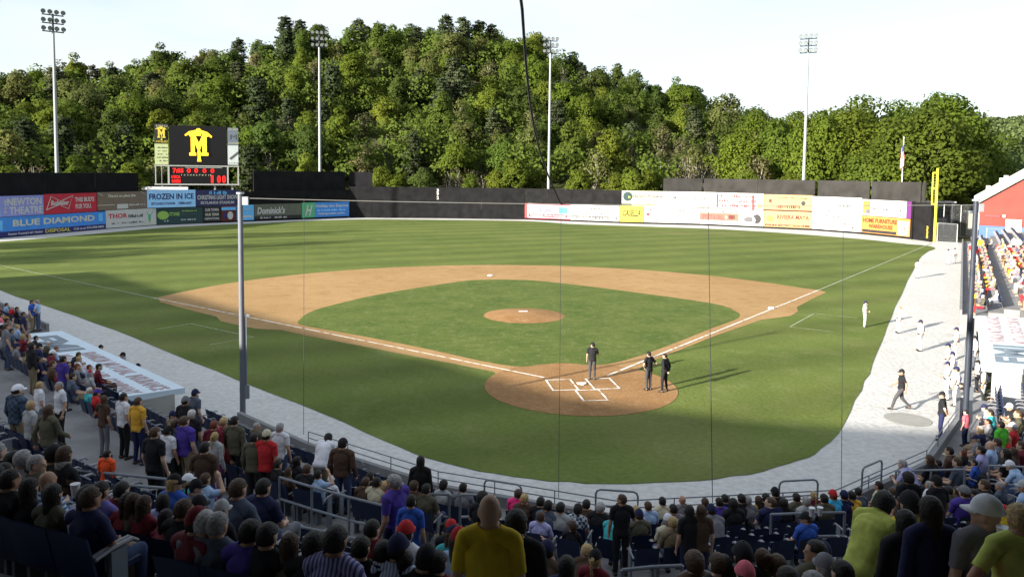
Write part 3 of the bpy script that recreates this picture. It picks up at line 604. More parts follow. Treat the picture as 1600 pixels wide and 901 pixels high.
# ------------------------------------------------------------------ foul pole, flag, red building, gates
p = G(1460, 378); e = empty('foul_pole', (p.x, p.y, 0)); tag(e, 'yellow foul pole with a slatted screen at the right field corner', 'foul pole')
zt = hz(p.x, p.y, 263); MB().tube([(0,0,-.05),(0,0,zt)], .20, 10, .16).build('pole', mYellow, e)
z0, z1 = hz(p.x, p.y, 319), hz(p.x, p.y, 270); 
for i, (a, c_) in enumerate((((-.75,0,z0),(-.75,0,z1)), ((-.75,0,z0),(0,0,z0)), ((-.75,0,z1),(0,0,z1)), ((-.75,0,(z0+z1)/2),(0,0,(z0+z1)/2)))): MB().tube([a, c_], .1, 6).build('screen_frame', mYellow, e)
b = MB()
for i in range(12): zz = z0+(z1-z0)*(i+.5)/12; b.tube([(-.75, 0, zz), (0, 0, zz)], .035, 4)
b.build('screen_wires', mat('dull_yellow', (.35,.28,.03), .6), e)
w_ = wallpt(1408.5); p = w_+Vector((w_.x-CAM.x, w_.y-CAM.y)).normalized()*5; top = hz(p.x, p.y, 216); e = empty('flagpole', (p.x, p.y, 0)); tag(e, 'white flagpole rising behind the right field windscreen', 'flagpole')
MB().tube([(0,0,-.1),(0,0,top)], .07, 8, .05).build('pole', mWhite, e); MB().ell((0,0,top+.1), (.11,.11,.11)).build('finial', mWhite, e)
fe = empty('flag', (p.x, p.y, top-1.0)); tag(fe, 'striped flag hanging limp from the white flagpole', 'flag')
def flagpt(u, v):            # u along fly 0..1, v down 0..1 ; limp folds
    return (-.09-.55*math.sin(u*7)*.45-.18*u, -.1-.25*math.sin(u*9+1), -v*1.9-u*2.3)
for k in range(13):
    b = MB(); V = []; n = 14
    for i in range(n+1):
        for v in (k/13, (k+1)/13): V.append(flagpt(i/n, v))
    b.add(V, [(2*i, 2*i+1, 2*i+3, 2*i+2) for i in range(n)]); b.build('stripe', pmat('flag_red', (.5,.03,.05)) if k % 2 == 0 else wh, fe)
b = MB(); V = [tuple(Vector(flagpt(i/14, v))+Vector((0, -.012, .0))) for i in range(7) for v in (0, .54)]; b.add(V, [(2*i, 2*i+1, 2*i+3, 2*i+2) for i in range(6)]); b.build('canton', pmat('flag_blue', (.02,.04,.16)), fe)
# red gabled building beyond the right stands
def at_depth(x, y, k):
    d = ray(x, y); return CAM+d*k
A = CAM+ray(1529, 372)*118.; ra = math.atan2(A.x-CAM.x, A.y-CAM.y); tdir = Vector((math.cos(ra+.12), -math.sin(ra+.12)))
def fac(px, py):                    # photo pixel -> point on the facade plane
    d = ray(px, py); nn = Vector((tdir.y, -tdir.x)); a_ = Vector((A.x-CAM.x, A.y-CAM.y)); return CAM+d*(a_.dot(nn)/(d.x*nn.x+d.y*nn.y))
at_depth = lambda x, y, k=0: fac(x, y)
D0 = 0; L_ = (Vector(fac(1668, 372)[:2])-Vector(A[:2])).length
e = empty('red_building', (A.x, A.y, 0), math.atan2(tdir.y, tdir.x)); tag(e, 'brick red building with a pale sloping roof and blue base band beyond the right stands', 'building')
zE = at_depth(1529, 318, D0).z; zR = at_depth(1668, 238, D0).z; W2 = L_*1.0
mRedW = mat('red_siding', (.19,.045,.036), .85, noise_amt=.1, nscale=.5)
b = MB(); V = [(0,0,0),(W2,0,0),(2*W2,0,0),(2*W2,0,zE),(W2,0,zR),(0,0,zE)]; V += [(x, 22, z) for x, y, z in V]
b.add(V, [(0,1,4,5),(1,2,3,4),(11,10,7,6),(10,9,8,7),(0,5,11,6),(2,8,9,3)]); b.build('wall', mRedW, e)
b = MB(); rt = 1.5; V = [(-.8,-.5,zE-.35),(W2,-.5,zR),(2*W2+.8,-.5,zE-.35),(2*W2+.8,-.5,zE-.35+rt),(W2,-.5,zR+rt),(-.8,-.5,zE-.35+rt)]; V += [(x, 22.5, z) for x, y, z in V]
b.add(V, [(0,1,4,5),(1,2,3,4),(11,10,7,6),(10,9,8,7),(0,5,11,6),(2,8,9,3),(5,4,10,11),(4,3,9,10),(1,0,6,7),(2,1,7,8)]); b.build('roof', mat('pale_roof', (.26,.27,.24), .7, noise_amt=.05), e)
zB = at_depth(1560, 353.5, D0).z
MB().box((W2, -.06, zB/2), (2*W2, .12, zB)).build('base_band', mat('blue_band', (.05,.11,.26), .7, noise_amt=.08), e)
def lx(px):
    q_ = fac(px, 350) if px > 1543.5 else fac(px, 350); return (Vector(q_[:2])-Vector(A[:2])).dot(tdir)
dz0, dz1 = at_depth(1584, 370, D0).z, at_depth(1584, 343, D0).z
dr = MB().box((lx(1584), -.16, (dz0+dz1)/2), (2.0, .12, dz1-dz0)).build('door', mat('cream_door', (.72,.68,.55), .6), e); MB().box((lx(1590), -.25, (dz0+dz1)/2), (.15, .08, .2)).build('handle', mSteel, dr)
MB().box((lx(1568.5), -.15, at_depth(1568, 337.5, D0).z), (.35, .3, .35)).build('wall_lamp', mWhite, e); MB().box((lx(1550), -.08, at_depth(1550, 337.5, D0).z), (2.0, .16, .3)).build('sign_board', pk, e)
for x in (1541, 1561, 1568): zz = zE+(zR-zE)*lx(x)/L_+rt; MB().tube([(lx(x), .3, zz-.6), (lx(x), .3, zz+.6)], .3, 8).build('roof_vent', mWhite, e)
def linkfence(pts, h, lab, name='chain_link_fence'):
    c = pts[0]; e = empty(name, (c[0], c[1], c[2])); tag(e, lab, 'fence'); P = [Vector(p)-Vector(c) for p in pts]
    w = MB()
    for a, q in zip(P[:-1], P[1:]):
        L_ = (q-a).length; k = max(1, round(L_/2.6))
        for i in range(k+1): s = a.lerp(q, i/k); MB().tube([s, s+Vector((0,0,h))], .045, 5).build('post', mSteel, e)
        for z in (h, .15): MB().tube([a+Vector((0,0,z)), q+Vector((0,0,z))], .03, 4).build('rail', mSteel, e)
        n = int(L_/.28); t = (q-a)/L_
        for i in range(-int(h/.28), n):
            for sg in (0, 1):
                s0, s1 = i*.28, i*.28+h; za, zb = 0, h
                if s0 < 0: za = -s0; s0 = 0
                if s1 > L_: zb = h-(s1-L_); s1 = L_
                if zb <= za: continue
                if sg: za, zb = h-za, h-zb
                w.tube([a+t*s0+Vector((0,0,za)), a+t*s1+Vector((0,0,zb))], .008, 3)
    o = w.build('chain_link', mSteel, e); o['kind'] = 'stuff'; return e
g0 = G(1464, 379); g1 = G(1503, 385)
linkfence([(72.5, 72.5, 0), (g1.x+1.5, g1.y+3, 0)], 3.0, 'chain link fence between the yellow foul pole and the right stand')
linkfence([(76, 84, 0), (90, 78, 0)], 5.4, 'tall bullpen fence behind the right field corner')
linkfence([(A.x-2, A.y-4, 0), (A.x+20, A.y-12, 0)], 2.6, 'chain link fence in front of the red building')
e = empty('bullpen_shelter', (77.5, 86, 0), -.2); tag(e, 'grey open steel shelter behind the foul pole', 'shelter')
for x in (0, 3.4, 6.8): MB().tube([(x,0,0),(x,0,5.6)], .14, 6).build('post', mSteel, e)
MB().box((3.4,.6,5.7), (7.6,2.4,.25)).build('roof', mSteel, e); MB().box((3.4,1.6,2.2), (6.6,.12,1.4)).build('panel', mConc, e)
e = empty('storage_shed', (89, 84, 0), -.3); tag(e, 'small cream shed between the bullpen and the red building', 'shed')
MB().box((0,0,2), (3.2,3,4)).build('wall', pmat('shed_cream', (.42,.42,.36)), e); MB().box((0,0,4.1), (3.7,3.5,.25)).build('roof', mRoof, e); MB().box((-.3,-1.53,1.2), (1,.08,2.2)).build('door', mConc, e)
# ------------------------------------------------------------------ dugouts
mDug = mat('dugout_roof_paint', (.52,.62,.70), .5, noise_amt=.05, nscale=.8)
def dugout(side):
    # local frame: x along the roof in the reading direction seen from the stand behind, y towards the field
    sgn = 1 if side == 'R' else -1; i0 = 8 if side == 'R' else 1
    seg = 8 if side == 'R' else 0; t = FT[seg]*(1 if side == 'R' else -1); n = FN[seg]   # t points away from home
    o0 = F[i0]; s0, s1 = .8, 15.2; x_dir = t if side == 'R' else -t; start = o0+t*(s0 if side == 'R' else s1)
    e = empty('dugout', (start.x+n.x*3.4, start.y+n.y*3.4, 0), math.atan2(x_dir.y, x_dir.x))
    tag(e, 'dugout with a pale blue lettered roof at the %s stand' % ('right' if side == 'R' else 'left'), 'dugout')
    L_ = s1-s0; zb, zf = 1.97, 1.85; D = 2.5
    b = MB(); b.add([(0,0,zb-.22),(L_,0,zb-.22),(L_,D,zf-.22),(0,D,zf-.22),(0,0,zb),(L_,0,zb),(L_,D,zf),(0,D,zf)], [(3,2,1,0),(4,5,6,7),(0,1,5,4),(1,2,6,5),(2,3,7,6),(3,0,4,7)]); b.build('roof', mDug, e)
    b = MB(); b.box((L_/2,.06,.85), (L_-.3,.16,1.75)); b.build('back_wall', mat('dugout_cream_wall', (.62,.60,.46), .8, noise_amt=.08), e)
    for x in (.1, L_-.1): MB().box((x,1.1,.84), (.25,2.0,1.72)).build('end_wall', mConcL, e)
    for k in range(5): MB().tube([(1.2+k*(L_-2.4)/4,D-.15,0),(1.2+k*(L_-2.4)/4,D-.15,zf-.2)], .06, 6).build('roof_post', mRail, e)
    bn = empty('bench', (0,0,0)); bn.parent = e; MB().box((L_/2,.55,.45), (L_-1,.4,.06)).build('seat', mArm, bn)
    for k in range(6): MB().box((1+k*(L_-2)/5,.55,.22), (.08,.35,.42)).build('leg', mRail, bn)
    for z in (.5, 1.0): MB().tube([(.5,D+.55,z),(L_-3.5,D+.55,z)], .03, 5).build('front_rail', mRail, e)
    for k in range(8): MB().tube([(.5+k*(L_-4)/7,D+.55,0),(.5+k*(L_-4)/7,D+.55,1.0)], .03, 5).build('rail_post', mRail, e)
    T = lambda x, y, z=.006: Matrix.Translation((x, y, zb+(zf-zb)*y/D+z)) @ Matrix.Rotation(math.atan2(zf-zb, D), 4, 'X')
    def txt(s_, x, y, w_, h_, m, bold=.01):
        me = text_mesh(s_, h_, w_, .006, bold=bold); me.materials.append(m); o = obj('lettering', me, e); o.matrix_local = T(x, y)
    mg = pmat('roof_grey_blue', (.16,.20,.24)); mr_ = pmat('roof_dull_red', (.34,.25,.26))
    txt('FMI', 1.1, .5, 4.2, 1.45, mg, .04)
    for x, w_, s1_, s2_ in ((6.0, 2.3, 'FRANKLIN', 'MUTUAL'), (8.6, 2.5, 'MUTUAL', 'GROUP'), (11.4, 2.8, 'INSURANCE', 'COMPANY')):
        txt(s1_, x, 1.4, w_, .66, mr_, .03); txt(s2_, x, .45, w_, .6, mr_, .03)
    return e
dugout('L'); dugout('R')
# ------------------------------------------------------------------ net poles and cables
def netpole(px, yb, yt, lab, m):
    p = G(px, yb); top = hz(p.x, p.y, yt); e = empty('net_pole', (p.x, p.y, 0)); tag(e, lab, 'net pole')
    MB().tube([(0,0,-.05),(0,0,top)], .108, 14, .09).build('pole', m, e); MB().tube([(0,0,top),(0,0,top+.06)], .14, 12).build('cap', mSteel, e)
    MB().box((.18,0,top-.25), (.2,.16,.3)).build('pulley_box', mSteel, e); MB().box((.16,.0,1.9), (.16,.16,.5)).build('winch_box', mRail, e); MB().box((.14,.0,3.3), (.06,.06,3)).build('conduit', mRail, e)
    return Vector((p.x, p.y, top))
T1 = netpole(380, 690, 303, 'tall pale grey steel net pole standing at the left of the stands', mPole)
T2 = netpole(1506, 690, 314, 'tall dark net pole beside the right dugout', mNavyPole)
def catenary(a, c_, sag, n=24): return [a.lerp(c_, i/n)-Vector((0, 0, sag*4*(i/n)*(1-i/n))) for i in range(n+1)]
mCab = mat('dark_cable', (.025,.025,.03), .7); mRope = mat('grey_rope', (.15,.15,.14), .8)
cab = catenary(T1-Vector((0,0,.15)), T2-Vector((0,0,.15)), .12); b = MB(); b.tube(cab, .014, 5)
NET = empty('backstop_net', (0, -16.4, 0)); tag(NET, 'grey rope and thin dark seam cords of the backstop net between the two net poles', 'net'); o = b.build('top_rope', mRope); o.parent = NET; o.location = (0, 16.4, 0)
for px, lab in ((475, 'thin net seam cord hanging left of the infield'), (877, 'thin net seam cord hanging below the black cable'), (1107, 'thin dark net seam cord hanging right of home plate'), (1318, 'faint net seam cord hanging over the white gravel')):
    k = min(range(len(cab)), key=lambda i: abs(proj(cab[i])[0]-px)); a = cab[k]
    lo, hi = 0., 1.
    for _ in range(40):
        q_ = (lo+hi)/2
        if proj(T1.lerp(T2, q_))[0] < px: lo = q_
        else: hi = q_
    a = T1.lerp(T2, lo); a = Vector((a.x, a.y, a.z-.15-.12*4*lo*(1-lo))); zb_ = 0.2
    foot = Vector((a.x+.0, a.y-.4, 1.5)); w0 = min([FN[i] for i in range(1, 8)], key=lambda n_: 0)
    # foot of the seam is tied to the front wall straight behind
    f2 = Vector((a.x, -15.9 if abs(a.x) < 4 else a.y-.5)); dd = dist(f2); 
    dr_ = ray({475:475, 877:873, 1107:1114, 1318:1315}[px], 760); tt_ = 8.
    while dist(CAM+dr_*tt_)[0] > .02: tt_ += .01
    st = CAM+dr_*tt_
    o = MB().tube(catenary(a, Vector((st.x, st.y, 1.5)), -.0, 12), .011 if px == 1107 else .008, 4).build('seam_cord', mCab, NET); o.location = (0, 16.4, 0)
    if px == 877: A877 = a
Q0 = CAM+ray(815, 0)*13.; v = (Q0-A877); pts = []
for i in range(30):
    s = i/29*1.35; P_ = A877+v*s; pts.append(P_-Vector((.32*math.sin(math.pi*min(1, s)), 0, 0))*1.0)
tag(MB().tube(pts, .028, 6).build('hanging_cable', mCab), 'thick black cable slanting from the top of the picture to the net rope', 'cable')
# ------------------------------------------------------------------ railings
def solve_surface(x, y, extra, snap=None):
    d = ray(x, y); t = 5
    while t < 130:
        p = CAM+d*t; dd, i, fz = stand_floor(p)
        if dd > 9.0: t += .05; continue
        if dd >= 0 and p.z <= fz+extra: return p, dd, i, fz
        if dd < 0 and p.z <= 0: return p, dd, i, 0.
        t += .03
    return p, dd, i, fz
def railing(lab, pts, h=1.0, rails=2, r=.028, ext=None):
    P = [solve_surface(x, y, h) for x, y in pts]; c = P[0][0]; e = empty('railing', (c.x, c.y, P[0][3])); tag(e, lab, 'railing', 'tube railings in the stands')
    L_ = [(p[0], p[3]) for p in P]; o0 = e.location
    for k in range(rails):
        zz = h*k*.48
        MB().tube([a-Vector((0,0,zz))-o0 for a, f in L_], r, 8).build('rail', mRail, e)
    for a, f in L_:
        MB().tube([a-o0, Vector((a.x, a.y, min(f, stand_floor(a)[2])-.0))-o0], r, 8).build('post', mRail, e)
    return e
for lab, pts, rails in (
 ('two rail grey railing behind the dark blue seats, left of centre', [(437,745),(487,760),(545,776),(598,789)], 2),
 ('short railing behind the man in the purple shirt', [(640,771),(672,771),(702,772)], 2),
 ('short railing left of the pink shirt', [(719,772),(771,773)], 2),
 ('long grey handrail in front of the orange shirted child', [(80,730),(170,739),(260,748)], 1),
 ('grey handrail below the orange shirted child', [(176,756),(260,762),(345,770)], 2),
 ('handrail stub at the left picture edge', [(-20,750),(52,756)], 2),
 ('sloping handrail on the pale parapet, left foreground', [(366,802),(445,818),(525,834),(590,850)], 1),
 ('bent handrail at the bottom centre of the foreground', [(972,890),(1020,885),(1066,883)], 1),
 ('long railing behind the seats below the cyan shirt', [(1205,803),(1262,801),(1320,800)], 2),
 ('railing right of the yellow green sweatshirt', [(1366,775),(1420,776),(1470,778)], 2),
 ('tube railing at the right edge above the grey shirts', [(1546,727),(1600,729),(1640,730)], 2),
 ('curved handrail among the right section spectators', [(1400,736),(1455,734),(1508,733)], 1),
 ('short fence behind the man in the grey shirt', [(1484,828),(1500,830),(1516,832)], 2)):
    railing(lab, pts, rails=rails)
def hoop(lab, x0, x1, yt):
    a, c_ = G(x0, yt, 2.5), G(x1, yt, 2.5)
    # stand the hoop on the walkway just inside the front wall
    P = []
    for x in (x0, x1):
        d = ray(x, yt); t = 5
        while dist(CAM+d*t)[0] > .35: t += .02
        P.append(CAM+d*t)
    a, c_ = P; zt = (a.z+c_.z)/2; e = empty('gate_hoop', (a.x, a.y, 1.0)); tag(e, lab, 'railing', 'hoop rails along the front wall'); o0 = e.location
    a = Vector((a.x, a.y, zt)); c_ = Vector((c_.x, c_.y, zt)); r = .12; t = (c_-a).normalized()
    MB().tube([Vector((a.x,a.y,1.0))-o0, a-Vector((0,0,r))-o0, a+t*r*.3-Vector((0,0,r*.3))-o0, a+t*r-o0, c_-t*r-o0, c_-t*r*.3-Vector((0,0,r*.3))-o0, c_-Vector((0,0,r))-o0, Vector((c_.x,c_.y,1.0))-o0], .028, 8).build('hoop', mRail, e)
    MB().tube([a-Vector((0,0,.42))-o0, c_-Vector((0,0,.42))-o0], .022, 6).build('crossbar', mRail, e)
hoop('hoop rail at the front wall, left of the cable cord', 757, 815, 753); hoop('hoop rail at the front wall in front of the man in the cream shirt', 931, 997, 766)
hoop('hoop rail at the front wall before the cyan shirt', 1218, 1278, 750); hoop('hoop rail at the front wall near the right concrete slope', 1348, 1378, 724); hoop('hoop rail at the front wall behind the man in the brown jacket', 545, 568, 717); hoop('hoop rail beside the left dugout roof', 236, 262, 640)
def front_rail(i0, i1, s0=0, s1=None):
    P = [off(i, .08) for i in range(i0, i1+1)]; e = empty('front_rail', (P[0].x, P[0].y, 0)); tag(e, 'low dark tube rail running along the top of the front wall', 'railing')
    for z in (1.5, 1.7): MB().tube([Vector((p.x, p.y, z))-e.location for p in P], .017, 6).build('rail', mRail, e)
    for a, c_ in zip(P[:-1], P[1:]):
        k = max(1, round((c_-a).length/1.6))
        for j in range(k): q_ = a.lerp(c_, j/k); MB().tube([Vector((q_.x, q_.y, 1.3))-e.location, Vector((q_.x, q_.y, 1.71))-e.location], .016, 5).build('post', mRail, e)
front_rail(2, 7)
# ------------------------------------------------------------------ seats
AIS = [wallp for wallp in [Vector((.2,-16.5)), Vector((-5.3,-15.2)), Vector((5.6,-15.0)), Vector((-9.5,-12.1)), Vector((9.5,-12.1)), Vector((-14.6,-6.3)), Vector((14.4,-6.6)), Vector((-26,8)), Vector((-38,23.3))]]
def in_aisle(p, i):
    for a in AIS:
        ia = dist(a+FN[i]*.01)[1]
        if abs((p-a).dot(FT[i])) < .6 and ia == i: return True
    return False
def seat_parts():
    back = MB(); n = 6
    for i in range(n+1):
        u = -.22+.44*i/n; y = .03*math.cos(u*5.5)
        for z, yy in ((.42, 0.), (.84, -.10), (.86, -.125), (.42, -.03)): back.v.append((u, -.20+yy-y*.5, z-(.02*abs(u)/.22 if z > .8 else 0)))
    for i in range(n):
        for j in range(4): back.f.append((i*4+j, i*4+(j+1) % 4, (i+1)*4+(j+1) % 4, (i+1)*4+j))
    back.f += [(0,1,2,3), (n*4+3, n*4+2, n*4+1, n*4)]
    pan = MB(); pan.box((0, -.15, .57), (.40, .035, .34), M=None)
    pand = MB(); pand.box((0, .02, .43), (.42, .40, .05))
    arm = MB(); arm.tube([(0, -.27, .64), (0, -.1, .665), (0, .10, .66), (0, .15, .62)], .019, 6)
    leg = MB(); leg.box((0, -.05, .32), (.035, .16, .64))
    return [x.mesh(nm, mm) for x, nm, mm in ((back, 'seat_back', mSeat), (pan, 'seat_pan', mSeat), (pand, 'seat_pan', mSeat), (arm, 'armrest', mArm), (leg, 'leg', mRail))]
SEATM = seat_parts(); allseats = []
def row_points(d, i):
    a, c_ = off(i, d), off(i+1, d); L_ = (c_-a).length; k = int(L_/.53)
    return [a+FT[i]*(.3+j*.53) for j in range(k)]
for d, z in ROWS:
    for i in range(9):
        for p in row_points(d, i):
            dd, ii, fz = stand_floor(p)
            if ii != i or abs(fz-max(z, fz)) > .7 or fz < z-.01: continue
            if in_aisle(p, i): continue
            if fz == 1.6 and d < 3.6: continue
            allseats.append((p.x, p.y, fz, i))
for d, z in UP[:-2]:
    for i in range(9):
        for p in row_points(d, i):
            dd, ii, fz = stand_floor(p)
            if ii != i or abs(fz-z) > .05 or in_aisle(p, i): continue
            if (Vector((p.x, p.y))-Vector((CAM.x, CAM.y))).length < 7.0: continue
            allseats.append((p.x, p.y, fz, i))
vis = []
for s in allseats:
    x, y, w = proj((s[0], s[1], s[2]+.8))
    if w > 1 and -30 < x < 1630 and 200 < y < 915: vis.append((w, s))
vis.sort(key=lambda q: q[0]); OCC = {}
# ------------------------------------------------------------------ trees
mLeaf = mat('broad_leaves', (.08,.12,.03), .6, objcol=True, noise_amt=.20, nscale=.9, trans=.55, spec=.03)
mNeed = mat('needles', (.04,.06,.03), .7, objcol=True, noise_amt=.30, nscale=1.3, trans=.3, spec=.02)
mBark = mat('bark', (.13,.11,.09), .9, noise_amt=.3, nscale=3)
mBarkP = mat('pale_bark', (.30,.28,.24), .9, noise_amt=.3, nscale=3)
NORM = []
def leaf_cloud(centers, radii, per, size, rng, soft=None):
    """many small leaf faces spread over clumps; numpy built"""
    C = np.repeat(np.array(centers), per, 0); Rr = np.repeat(np.array(radii), per, 0); N = len(C)
    u = rng.normal(size=(N, 3)); u /= np.linalg.norm(u, axis=1)[:, None]; rad = rng.uniform(.70, 1.06, N)
    P = C+u*Rr*rad[:, None]
    n = u+rng.normal(size=(N, 3))*.55+np.array([0, 0, .35]); n /= np.linalg.norm(n, axis=1)[:, None]
    a = np.cross(n, rng.normal(size=(N, 3))); a /= np.linalg.norm(a, axis=1)[:, None]; b = np.cross(n, a)
    ctr = np.array([0, 0, C[:, 2].mean()*.75]) if soft is None else soft
    w_ = (P-ctr)/(np.abs(P-ctr).max(0)+1e-6); w_ /= np.linalg.norm(w_, axis=1)[:, None]+1e-6
    SN = u*.38+w_*.75+np.array([0, 0, .15])+rng.normal(size=(N, 3))*.07; SN /= np.linalg.norm(SN, axis=1)[:, None]; NORM.append(np.repeat(SN, 4, 0))
    s = size*rng.uniform(.55, 1.25, N)[:, None]
    q = [P-a*s-b*s*.35, P+a*s*.1-b*s, P+a*s+b*s*.3, P-a*s*.15+b*s]
    V = np.stack(q, 1).reshape(-1, 3); return V
def cloud_mesh(name, V, m):
    N = len(V)//4; me = bpy.data.meshes.new(name); me.vertices.add(len(V)); me.vertices.foreach_set('co', V.ravel()); me.loops.add(N*4)
    me.loops.foreach_set('vertex_index', np.arange(N*4)); me.polygons.add(N); me.polygons.foreach_set('loop_start', np.arange(N)*4); me.polygons.foreach_set('loop_total', np.full(N, 4))
    me.materials.append(m); me.update(calc_edges=True)
    me.polygons.foreach_set('use_smooth', np.ones(N, bool)); nn = np.concatenate(NORM); NORM.clear(); me.normals_split_custom_set_from_vertices([tuple(v) for v in nn]); return me
def crown_broad(seed, H=15, Wd=9, low=.25, nclump=52, per=125, size=.25):
    rng = np.random.default_rng(seed); cs = []; rs = []
    k = 0
    while len(cs) < nclump:
        k += 1
        u = rng.normal(size=3); u /= np.linalg.norm(u); rr = rng.uniform(.35, .95)
        h = low+(1-low)*(.5+.5*u[2]*rr); wid = math.sin(math.pi*min(.97, max(.08, (h-low)/(1-low)*.86+.1)))**.6
        x, y = u[0]*rr*Wd/2*wid*rng.uniform(.8, 1.2), u[1]*rr*Wd/2*wid*rng.uniform(.8, 1.2)
        c = rng.uniform(.12, .20)*Wd; cs.append((x, y, h*H-c*.4)); rs.append((c*1.15, c*1.15, c*.85))
    V = leaf_cloud(cs, rs, per, size, rng); return V, cs
def trunk(H, cs, seed, r=.22, m=mBark, nb=7, crown_lo=.35):
    rng = random.Random(seed); b = MB(); top = H*.82
    pts = [Vector((0, 0, -1.2))]
    for i in range(1, 7): z = top*i/6; pts.append(Vector((rng.uniform(-.25, .25)*i/3, rng.uniform(-.25, .25)*i/3, z)))
    b.tube(pts, r, 7, r*.25)
    for i in range(nb):
        c = Vector(cs[rng.randrange(len(cs))]); z0 = max(H*.22, c.z*rng.uniform(.45, .75)); k = min(5, int(z0/top*6)); s = pts[k].lerp(pts[k+1], z0/top*6-k) if k < 6 else pts[-1]
        b.tube([s, s.lerp(c, .5)+Vector((0, 0, -.3)), c], r*.4, 5, r*.1)
    return b.mesh('trunk', m, True)
PROTO = {}
def reg(kind, i, crown, tr, H): PROTO.setdefault(kind, []).append((crown, tr, H))
for i in range(5):
    H = 16; V, cs = crown_broad(100+i, H, [8, 9.2, 7.2, 8.4, 10][i], [.2, .25, .15, .3, .2][i]); reg('broadleaf', i, cloud_mesh('crown', V, mLeaf), trunk(H, cs, i), H)
for i in range(2):
    H = 21; V, cs = crown_broad(150+i, H, 14, .12, 100, 150, .27); reg('tall', i, cloud_mesh('crown', V, mLeaf), trunk(H, cs, 50+i, .34, nb=12), H)
for i in range(2):                   # airy, half leafed trees with the limbs showing
    H = 14; V, cs = crown_broad(200+i, H, 7, .35, 34, 30, .26); reg('airy', i, cloud_mesh('crown', V, mLeaf), trunk(H, cs, 30+i, .2, mBarkP, 22), H)
for i in range(3):                   # white pines: tiers of drooping sprays
    rng = np.random.default_rng(300+i); H = 15; cs = []; rs = []
    for k in range(15):
        z = H*(.25+.68*k/14); w = (H-z)*.22+1.5; nb = 8 if k < 11 else 6
        for j in range(nb):
            a = rng.uniform(0, 6.28); l = w*rng.uniform(.55, 1.1)
            for q in (.5, .9): cs.append((math.cos(a)*l*q, math.sin(a)*l*q, z+q*.25)); rs.append((.75, .75, .32))
    cs.append((.2, 0, H*.97)); rs.append((.6, .6, .7))
    V = leaf_cloud(cs, rs, 26, .22, rng); reg('pine', i, cloud_mesh('crown', V, mNeed), trunk(H, [(c[0]*.7, c[1]*.7, c[2]) for c in cs], 60+i, .2, mBark, 10), H)
for i in range(2):                   # leafless thin trees
    rng = np.random.default_rng(400+i); H = 13; V, cs = crown_broad(400+i, H, 5.5, .3, 26, 9, .2); reg('bare', i, cloud_mesh('crown', V, mLeaf), trunk(H, cs, 80+i, .13, mBarkP, 26), H)
for i in range(2):                   # shrubs
    V, cs = crown_broad(500+i, 4.2, 4.8, .02, 22, 55, .22); reg('shrub', i, cloud_mesh('crown', V, mLeaf), trunk(4.2, cs, 90+i, .06, mBark, 4), 4.2)
LANDX = [(60, 'at the left picture edge'), (135, 'behind the leftmost mast'), (235, 'left of the scoreboard'), (385, 'behind the scoreboard'), (465, 'right of the scoreboard'), (545, 'behind the second mast'), (660, 'left of the 392 mark'), (760, 'above the 392 mark'), (830, 'left of the hanging cable'), (900, 'behind the third mast'), (980, 'right of the third mast'), (1090, 'above the Eastern green ring board'), (1200, 'above the right boards'), (1300, 'behind the rightmost mast'), (1385, 'left of the flagpole'), (1450, 'behind the flagpole'), (1530, 'behind the yellow foul pole'), (9999, 'behind the red building')]
LANDX[11] = (1090, 'above the green ring board')
TONE = {'broadleaf': [((.140,.178,.026), 'yellow green'), ((.112,.158,.024), 'fresh green'), ((.096,.138,.026), 'mid green'), ((.130,.150,.048), 'pale olive'), ((.080,.115,.028), 'dark green')],
 'tall': [((.125,.170,.024), 'fresh green'), ((.105,.150,.024), 'mid green')], 'airy': [((.18,.19,.06), 'pale yellowish'), ((.15,.15,.065), 'olive brown')], 'pine': [((.052,.070,.034), 'dark'), ((.072,.090,.044), 'grey green')],
 'bare': [((.14,.12,.07), 'brownish')], 'shrub': [((.14,.18,.03), 'bright green'), ((.10,.13,.035), 'dull green')]}
NOUN = {'broadleaf': 'broadleaf tree', 'tall': 'big spreading tree', 'airy': 'sparse tree', 'pine': 'pine tree', 'bare': 'leafless tree', 'shrub': 'low shrub'}
NAME = {'broadleaf': 'broadleaf_tree', 'tall': 'broadleaf_tree', 'airy': 'young_tree', 'pine': 'pine_tree', 'bare': 'leafless_tree', 'shrub': 'shrub'}
TREES = []
def plant(kind, X, Y, sc, tone=None, label=None, base=None):
    pr = random.choice(PROTO[kind]); col_, tn = tone or random.choice(TONE[kind]); z = hill(X, Y)-.2 if base is None else base
    e = empty(NAME[kind], (X, Y, z), random.uniform(0, 6.28)); e.scale = (sc*random.uniform(.9, 1.12), sc*random.uniform(.9, 1.12), sc*random.uniform(.9, 1.1))
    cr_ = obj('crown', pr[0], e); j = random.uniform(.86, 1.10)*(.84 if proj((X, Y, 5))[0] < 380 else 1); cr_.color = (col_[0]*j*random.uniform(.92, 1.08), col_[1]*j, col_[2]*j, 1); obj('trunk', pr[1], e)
    px, py, w = proj((X, Y, z+pr[2]*sc*.6)); r = math.hypot(X-CAM.x, Y-CAM.y)
    place = 'on the crest' if r > 265 else ('high up' if r > 225 else ('halfway up' if r > 190 else 'at foot'))
    if px > 1130: place = 'in front' if r < 180 else 'further back'
    lm = next(t for x, t in LANDX if px < x)
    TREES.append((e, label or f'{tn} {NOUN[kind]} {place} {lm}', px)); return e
rr = random.Random(11); placed = []
def ok(x, y, dmin):
    for (a, c_) in placed:
        if (a-x)**2+(c_-y)**2 < dmin*dmin: return False
    placed.append((x, y)); return True
def pxr(px, r):                     # plan position in direction of photo column px at range r
    az = yaw+math.atan((px-800)/FOC); return CAM.x+r*math.sin(az), CAM.y+r*math.cos(az)
